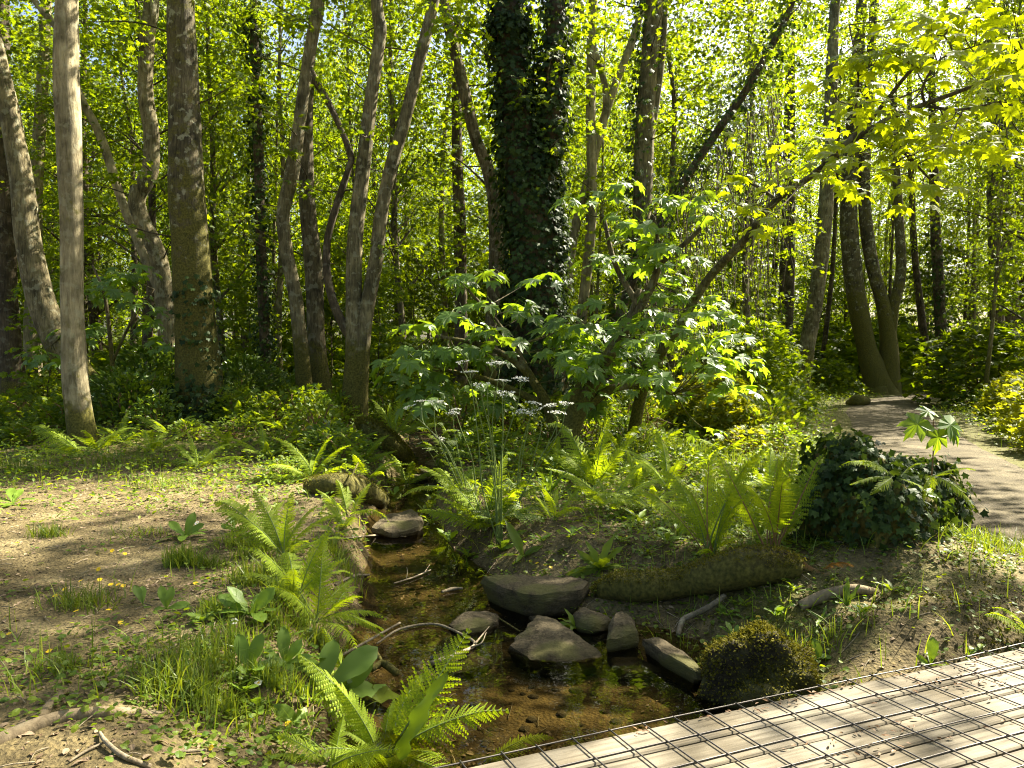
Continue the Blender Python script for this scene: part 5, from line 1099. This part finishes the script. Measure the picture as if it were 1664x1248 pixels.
def bush(label, name, c, rx, ry, h, n, size, tpl, mat, seed, group=None, stems=12, up=.2):
    rng = np.random.default_rng(seed + 1500); x, y = c; g = np.array([x, y, H1(x, y)]); root = thing(name, label, 'bush', g, group)
    a = rng.uniform(0, 6.283, n); r = rng.uniform(0, 1, n) ** .45; z = rng.uniform(.05, 1, n); k = np.sqrt(np.clip(1 - (z * .95) ** 2, .02, 1)) * (1 + .5 * fbm(np.cos(a) * 2 + seed, np.sin(a) * 2 + z * 3, seed, 3))
    pos = np.column_stack([x + np.cos(a) * r * k * rx, y + np.sin(a) * r * k * ry, g[2] + z * h * (1 + .5 * fbm(np.cos(a) * 3, np.sin(a) * 3 + seed, seed + 5, 3))])
    mb = MB(); leaves(mb, pos, np.column_stack([np.cos(a), np.sin(a), up + rng.normal(0, .5, n)]) + rng.normal(0, .4, (n, 3)), np.column_stack([rng.normal(0, .5, n), rng.normal(0, .5, n), np.ones(n)]), size * rng.uniform(.5, 1.25, n), tpl)
    mb.build('leaves', mat, root, smooth=False); mb = MB()
    for q in pos[rng.choice(n, stems, replace=False)]:
        mb.add(*tube([g - [0, 0, .05], (g + q) / 2 + rng.normal(0, .08, 3), q], [.012, .009, .003], 5, n=8, cap=False))
    mb.build('stems', 'brown_stem', root)
W2 = lambda px, Y: ((px - 832) / F_PX * Y, Y)
bush('glossy-leaved bush between the pale trunk and the thick lichen-patched trunk', 'laurel_bush', W2(248, 13.4), 1.0, .7, 1.25, 2600, .12, T_OVAL, 'laurel_leaf', 1, up=.9)
bush('low glossy bush just right of the smooth pale trunk', 'laurel_bush', W2(190, 12.0), .8, .6, .8, 1800, .10, T_OVAL, 'laurel_leaf', 2, up=.6)
bush('bright leafy shrub right of the lichen-patched thick trunk', 'shrub', W2(395, 14), .9, .7, .95, 2200, .10, T_OVAL, 'laurel_leaf', 3, up=.9)
bush('sunlit shrub at the feet of the wavy and ribbed trunks', 'shrub', W2(470, 14.8), .8, .6, .8, 1600, .10, T_OVAL, 'laurel_leaf', 4, up=.9)
bush('bright thicket below the trailing vines', 'shrub', W2(1150, 13.0), 1.0, .7, 1.0, 2600, .09, T_LOBED, 'bramble_leaf', 5)
bush('round-leaved shrub at the foot of the arching bough', 'shrub', W2(1185, 11.5), .6, .5, .75, 1200, .09, T_LOBED, 'bramble_leaf', 6)
bush('dark thicket behind the trailing vines', 'shrub', W2(1215, 17), 1.6, 1.0, 2.2, 3000, .13, T_LOBED, 'canopy_leaf', 7)
bush('sunlit leafy shrub behind the forked tree', 'shrub', W2(640, 16.5), 1.5, 1.0, 1.5, 2600, .12, T_LOBED, 'canopy_leaf', 8)
for i, (x, y, h, rr) in enumerate([(7.75, 10.6, .85, .8), (8.5, 12.0, .9, .9), (9.4, 13.6, .9, .9), (10.5, 15.6, .9, 1.0), (11.9, 17.8, .9, 1.0), (13.2, 20.2, .9, 1.1)]):
    bush('sunlit yellow-green bramble bush on the right verge of the path', 'bramble_bush', (x, y), rr, rr * .9, h, 1900, .10, T_LOBED, 'bramble_leaf', 20 + i, 'bramble bushes on the right verge of the path', up=.5)
bare = lambda x, y: 1 - .93 * np.clip(1.5 * gauss(x, y, -3.4, 5.0, 2.3, 2.7), 0, 1)
BUSH_ME = []
for i in range(3):
    bush('tmp', 'thicket_bush', (0, 30), 1.3, 1.3, 1.5, 1500, .16, T_LOBED, 'canopy_leaf', 60 + i)
    r0 = [o for o in COL.objects if o.get('label') == 'tmp'][0]; BUSH_ME.append([(o.name.split('.')[0], o.data) for o in r0.children])
    for o in list(r0.children) + [r0]: bpy.data.objects.remove(o)
cnt = 0
while cnt < 40:
    y = RNG.uniform(19, 46); x = RNG.uniform(-1, 1) * (.70 * y + 2)
    if not free(x, y, [], 1) or (abs(x / y - .5) < .08 and y < 24): continue
    if cnt >= 26: y = RNG.uniform(29, 46); x = y * RNG.uniform(.36, .56)
    zl, fr = zone_label(x, y); sz = RNG.uniform(.6, 1.35) * (1.5 if cnt >= 26 else 1); z = H1(x, y); root = thing('thicket_bush', ('low' if sz < .85 else 'rounded' if sz < 1.1 else 'tall') + ' bush ' + zl + ', ' + fr, 'bush', (x, y, z), 'bushes on the wood floor ' + zl)
    root.scale = (sz * 1.2, sz * 1.2, sz); root.rotation_euler = (0, 0, RNG.uniform(0, 6.28)); cnt += 1
    for nm, me in BUSH_ME[RNG.integers(0, 3)]: link(nm, me, root)
LOW_ME = []
for i in range(5):
    bush('tmp', 'herb_clump', (0, 30), .42, .42, .42, 420, [.075, .06, .085, .05, .07][i], [T_OVAL, T_LOBED, T_OVAL, T_IVY, T_LOBED][i], ['herb_leaf', 'bramble_leaf', 'laurel_leaf', 'herb_leaf', 'herb_leaf'][i], 80 + i, up=.7)
    r0 = [o for o in COL.objects if o.get('label') == 'tmp'][0]; LOW_ME.append([(o.name.split('.')[0], o.data) for o in r0.children])
    for o in list(r0.children) + [r0]: bpy.data.objects.remove(o)
cnt = 0; LT = []
while cnt < 150:
    y = 8.0 + 11 * RNG.uniform(0, 1) ** 1.1; x = RNG.uniform(-1, 1) * (.68 * y + .3)
    d_, s_, h_ = poly_dist(np.array([x]), np.array([y]), STREAM, HALF_W)
    if not free(x, y, LT, .42) or d_[0] < h_[0] * 1.5 + .25 or bare(x, y) < .75 or (y < 10 and (x < -2.6 or 2.2 < x < 4.2)): continue
    LT.append((x, y)); px = 832 + F_PX * x / y
    zl = next(t for lim, t in ((300, 'left of the thick lichen-patched trunk'), (640, 'before the wavy forked stems'), (1000, 'before the huge ivy-smothered trunk'), (1300, 'below the trailing vines'), (9999, 'by the dirt path')) if px < lim)
    sz = RNG.uniform(.6, 1.35); j = RNG.integers(0, 5)
    if j == 1 and px < 1050: j = 4
    root = thing('herb_clump', ['oval-leaved', 'yellow lobed', 'glossy pointed', 'small-leaved', 'green lobed'][j] + ' herb clump ' + zl, 'plant', (x, y, H1(x, y)), 'herb clumps ' + zl)
    root.scale = (sz * 1.1, sz * 1.1, sz * (1.25 if 11 < y else .8)); root.rotation_euler = (0, 0, RNG.uniform(0, 6.28)); cnt += 1
    for nm, me in LOW_ME[j]: link(nm, me, root)
def vines():
    rng = np.random.default_rng(55); root = next(o for o in COL.objects if o.name.startswith('vine_tree')); loc = np.array(root['_o']); mb = MB(); lv = MB()
    for k in range(95):
        px = rng.uniform(1050, 1275); yt = 290 - (px - 1118) * .95 + rng.normal(0, 10); yb = yt + rng.uniform(120, 360); Y = 14.0 + rng.normal(0, .35)
        a, b = P(px, max(yt, 40), Y), P(px + rng.normal(0, 14), min(yb, 640), Y); m = (a + b) / 2 + rng.normal(0, .12, 3)
        W = catmull([a, m, b], 16); W[1:-1] += rng.normal(0, .02, (14, 3)); mb.add(*tube(W, np.full(16, .007), 4, cap=False))
        n = 16; i = rng.integers(1, 16, n); leaves(lv, W[i] + rng.normal(0, .06, (n, 3)), rng.normal(0, .6, (n, 3)) + [0, 0, -.8], rng.normal(0, .5, (n, 3)) + [0, -.4, .6], rng.uniform(.04, .09, n), T_IVY)
    mb.build('vines', 'bark_plain', root); lv.build('vine_leaves', 'herb_leaf', root, smooth=False)
vines()

# ================================================================== GROUND COVER (uncountable)
def scatter(n, ymin, ymax, dens, rng, power=1.0):
    y = ymin + (ymax - ymin) * rng.uniform(0, 1, n) ** power; x = rng.uniform(-1, 1, n) * (.74 * y + 1.0)
    k = rng.uniform(0, 1, n) < dens(x, y); return x[k], y[k]
def off_path(x, y, w=1.25): return sstep(w - .25, w + .2, poly_dist(x, y, PATH)[0])
def off_stream(x, y, a=1.0, b=1.5):
    d, s, h = poly_dist(x, y, STREAM, HALF_W); return sstep(a, b, d / h)
def off_deck(x, y):
    bd = (x - BW_A[0]) * BW_N[0] + (y - BW_A[1]) * BW_N[1]; return (bd < -.06) * 1.0
def cover():
    rng = np.random.default_rng(66)
    dn = lambda x, y: np.clip((fbm(x * .9, y * .9, 70, 3) * 2.2 + .75) * sstep(5.2, 8.0, y + .6 * np.maximum(x, 0)), 0, 1) * off_path(x, y) * off_stream(x, y) * off_deck(x, y) * bare(x, y)
    x, y = scatter(150000, 5, 32, dn, rng, 1.35); n = len(x); z = height(x, y); hh = np.abs(rng.normal(0, 1, n)) * (.03 + .22 * np.clip(fbm(x * .8, y * .8, 99, 3) + .45, 0, 1)) * sstep(6, 10, y) + .015
    mb = MB(); a = rng.uniform(0, 6.28, n)
    leaves(mb, np.column_stack([x, y, z + hh]), np.column_stack([np.cos(a), np.sin(a), rng.normal(.25, .4, n)]), np.column_stack([rng.normal(0, .35, n), rng.normal(0, .35, n), np.ones(n)]), rng.uniform(.035, .085, n) * (.75 + .02 * y), T_OVAL)
    tag(mb.build('herb_carpet', 'herb_leaf', None, smooth=False), 'low green herbs carpeting the woodland floor', 'ground cover', kind='stuff')
    # near herbs: small round leaves on both banks
    dn = lambda x, y: np.clip(fbm(x * 1.6, y * 1.6, 75, 3) * 3.4 + .02 + .25 * sstep(-2.4, -1.2, x) + 1.0 * gauss(x, y, -1.3, 4.2, .7, 1.6) + .55 * sstep(.2, 1.0, x), 0, 1) * off_stream(x, y, 1.1, 1.5) * off_deck(x, y) * off_path(x, y, 1.0) * (1 - .55 * gauss(x, y, -3.2, 5.0, 1.6, 1.6))
    x, y = scatter(60000, 2.4, 9, dn, rng, 1.0); n = len(x); a = rng.uniform(0, 6.28, n); mb = MB()
    leaves(mb, np.column_stack([x, y, height(x, y) + np.abs(rng.normal(.008, .03, n))]), np.column_stack([np.cos(a), np.sin(a), rng.normal(.2, .3, n)]), np.column_stack([rng.normal(0, .3, n), rng.normal(0, .3, n), np.ones(n)]), rng.uniform(.014, .04, n), (T_OVAL[0] * [1.6, 1, 1], T_OVAL[1]))
    tag(mb.build('creeping_herbs', 'herb_leaf', None, smooth=False), 'small round-leaved herbs creeping over the stream banks', 'ground cover', kind='stuff')
    dn = lambda x, y: np.clip((fbm(x * .7, y * .7, 80, 3) * 3.0 + .45), 0, 1) * off_path(x, y, 1.15) * off_stream(x, y) * off_deck(x, y) * np.clip(bare(x, y) + .06, 0, 1)
    x, y = scatter(30000, 3, 30, dn, rng, 1.2); mb = MB(); blades(mb, np.column_stack([x, y, height(x, y) - .01]), .16 + .006 * y, rng, .55, .0035, 3)
    tag(mb.build('woodland_grass', 'grass_blade', None, smooth=False), 'thin grass growing through the woodland floor', 'grass', kind='stuff')
    # ivy carpet round the thick trunk, the ivy tree and the mound
    dn = lambda x, y: np.clip(1.2 * gauss(x, y, -4.3, 11.9, 1.5, 1.0) + 1.1 * gauss(x, y, .8, 11.8, 1.6, 1.2) + 1.2 * gauss(x, y, 2.9, 6.9, .9, .5) + 1.0 * gauss(x, y, 3.4, 9.2, 1.0, .5) + .8 * gauss(x, y, 2.6, 10.6, 1.2, .5), 0, 1) * off_path(x, y, 1.0)
    x, y = scatter(42000, 5.5, 15, dn, rng); n = len(x); a = rng.uniform(0, 6.28, n); mb = MB()
    leaves(mb, np.column_stack([x, y, height(x, y) + np.abs(rng.normal(.03, .06, n))]), np.column_stack([np.cos(a), np.sin(a), rng.normal(0, .35, n)]), np.column_stack([rng.normal(0, .4, n), rng.normal(0, .4, n), np.ones(n)]), rng.uniform(.04, .085, n), T_IVY)
    tag(mb.build('ivy_carpet', 'ivy_leaf', None, smooth=False), 'dark ivy carpeting the ground round the trunks', 'ivy', kind='stuff')
    dn = lambda x, y: np.clip(fbm(x * 2.6, y * 2.6, 95, 3) * 5 + .35, 0, 1) * sstep(.7, 1.2, x) * off_deck(x, y) * off_path(x, y, 1.0) * off_stream(x, y, 1.2, 1.6)
    x, y = scatter(70000, 3, 7.5, dn, rng); n = len(x); mb = MB()
    leaves(mb, np.column_stack([x, y, height(x, y) - .002]), np.column_stack([rng.normal(0, .6, n), rng.normal(0, .6, n), np.ones(n)]), rng.normal(0, 1, (n, 3)), rng.uniform(.008, .02, n), T_QUAD)
    tag(mb.build('ground_moss', 'moss', None, smooth=False), 'low moss spreading over the slope beside the boardwalk', 'moss', kind='stuff')
    T_CRUMB = (np.array([(-.5, -.3, 0), (.5, -.35, 0), (0, .55, 0), (.05, .02, .6)]), np.array([(0, 1, 3), (1, 2, 3), (2, 0, 3)]))
    x, y = scatter(26000, 2.3, 9, lambda x, y: np.clip(fbm(x * 1.9, y * 1.9, 101, 3) * 2.4 + .4, 0, 1) * off_deck(x, y) * off_stream(x, y, .9, 1.2), rng); n = len(x); mb = MB(); a = rng.uniform(0, 6.28, n)
    leaves(mb, np.column_stack([x, y, height(x, y) - .002]), np.column_stack([np.cos(a), np.sin(a), rng.normal(0, .2, n)]), np.column_stack([rng.normal(0, .25, n), rng.normal(0, .25, n), np.ones(n)]), rng.uniform(.006, .026, n) * rng.uniform(.4, 1, n), T_CRUMB)
    tag(mb.build('soil_crumbs', 'soil', None, smooth=False), 'loose crumbs of soil and grit on the bare ground', 'soil crumbs', kind='stuff')
    # leaf litter
    dn = lambda x, y: np.clip(fbm(x * 1.3, y * 1.3, 85, 3) * 2 + .5, 0, 1) * off_deck(x, y) * (1 - .6 * (1 - off_path(x, y, .9)))
    x, y = scatter(70000, 2.3, 16, dn, rng, 1.1); n = len(x); a = rng.uniform(0, 6.28, n); mb = MB(); z = height(x, y)
    under = z < WATER_Z; z = np.where(under, z, z)
    leaves(mb, np.column_stack([x, y, z + .006]), np.column_stack([np.cos(a), np.sin(a), rng.normal(0, .15, n)]), np.column_stack([rng.normal(0, .25, n), rng.normal(0, .25, n), np.ones(n)]), rng.uniform(.012, .05, n) * rng.uniform(.5, 1, n), (T_OVAL[0] * [1.2, 1, 1.5], T_OVAL[1]))
    tag(mb.build('leaf_litter', 'dead_leaf', None, smooth=False), 'brown dead leaves littering the soil', 'leaf litter', kind='stuff')
    mb = MB(); x, y = scatter(1100, 2.4, 10, lambda x, y: off_deck(x, y), rng)
    for i in range(len(x)):
        a = rng.uniform(0, 6.28); L = rng.uniform(.04, .16); z0 = H1(x[i], y[i]); e = (x[i] + math.cos(a) * L, y[i] + math.sin(a) * L); z1 = H1(*e)
        mb.add(*tube([(x[i], y[i], z0 + .006), ((x[i] + e[0]) / 2 + rng.normal(0, .008), (y[i] + e[1]) / 2, (z0 + z1) / 2 + .012), (e[0], e[1], z1 + .006)], [.003, .0026, .0015], 4, n=5, cap=False))
    tag(mb.build('twig_litter', 'stick', None), 'thin broken twigs littering the soil', 'twig litter', kind='stuff')
cover()

# ================================================================== tell look-alikes apart by their order in the view
def unique_labels():
    by = {}
    for o in COL.objects:
        if o.parent is None and o.get('category') and o.get('label') and o.get('kind') is None: by.setdefault(o['label'], []).append(o)
    words = ['first', 'second', 'third', 'fourth', 'fifth', 'sixth', 'seventh', 'eighth', 'ninth', 'tenth', 'eleventh', 'twelfth', 'thirteenth', 'fourteenth', 'fifteenth', 'sixteenth', 'seventeenth', 'eighteenth', 'nineteenth', 'twentieth']
    for lb, os_ in by.items():
        if len(os_) < 2 or 'outside the view' in lb: continue
        os_.sort(key=lambda o: o.location.x / max(o.location.y, .5)); n = len(os_)
        for i, o in enumerate(os_):
            if n == 2: t = ['left one of two', 'right one of two'][i]
            elif i == 0: t = 'leftmost of its kind'
            elif i == n - 1: t = 'rightmost of its kind'
            elif i < (n + 1) // 2 and i < 20: t = words[i] + ' from left'
            else: t = words[min(n - 1 - i, 19)] + ' from right'
            o['label'] = lb + ', ' + t
unique_labels()
for o in COL.objects:
    if '_o' in o.keys(): del o['_o']
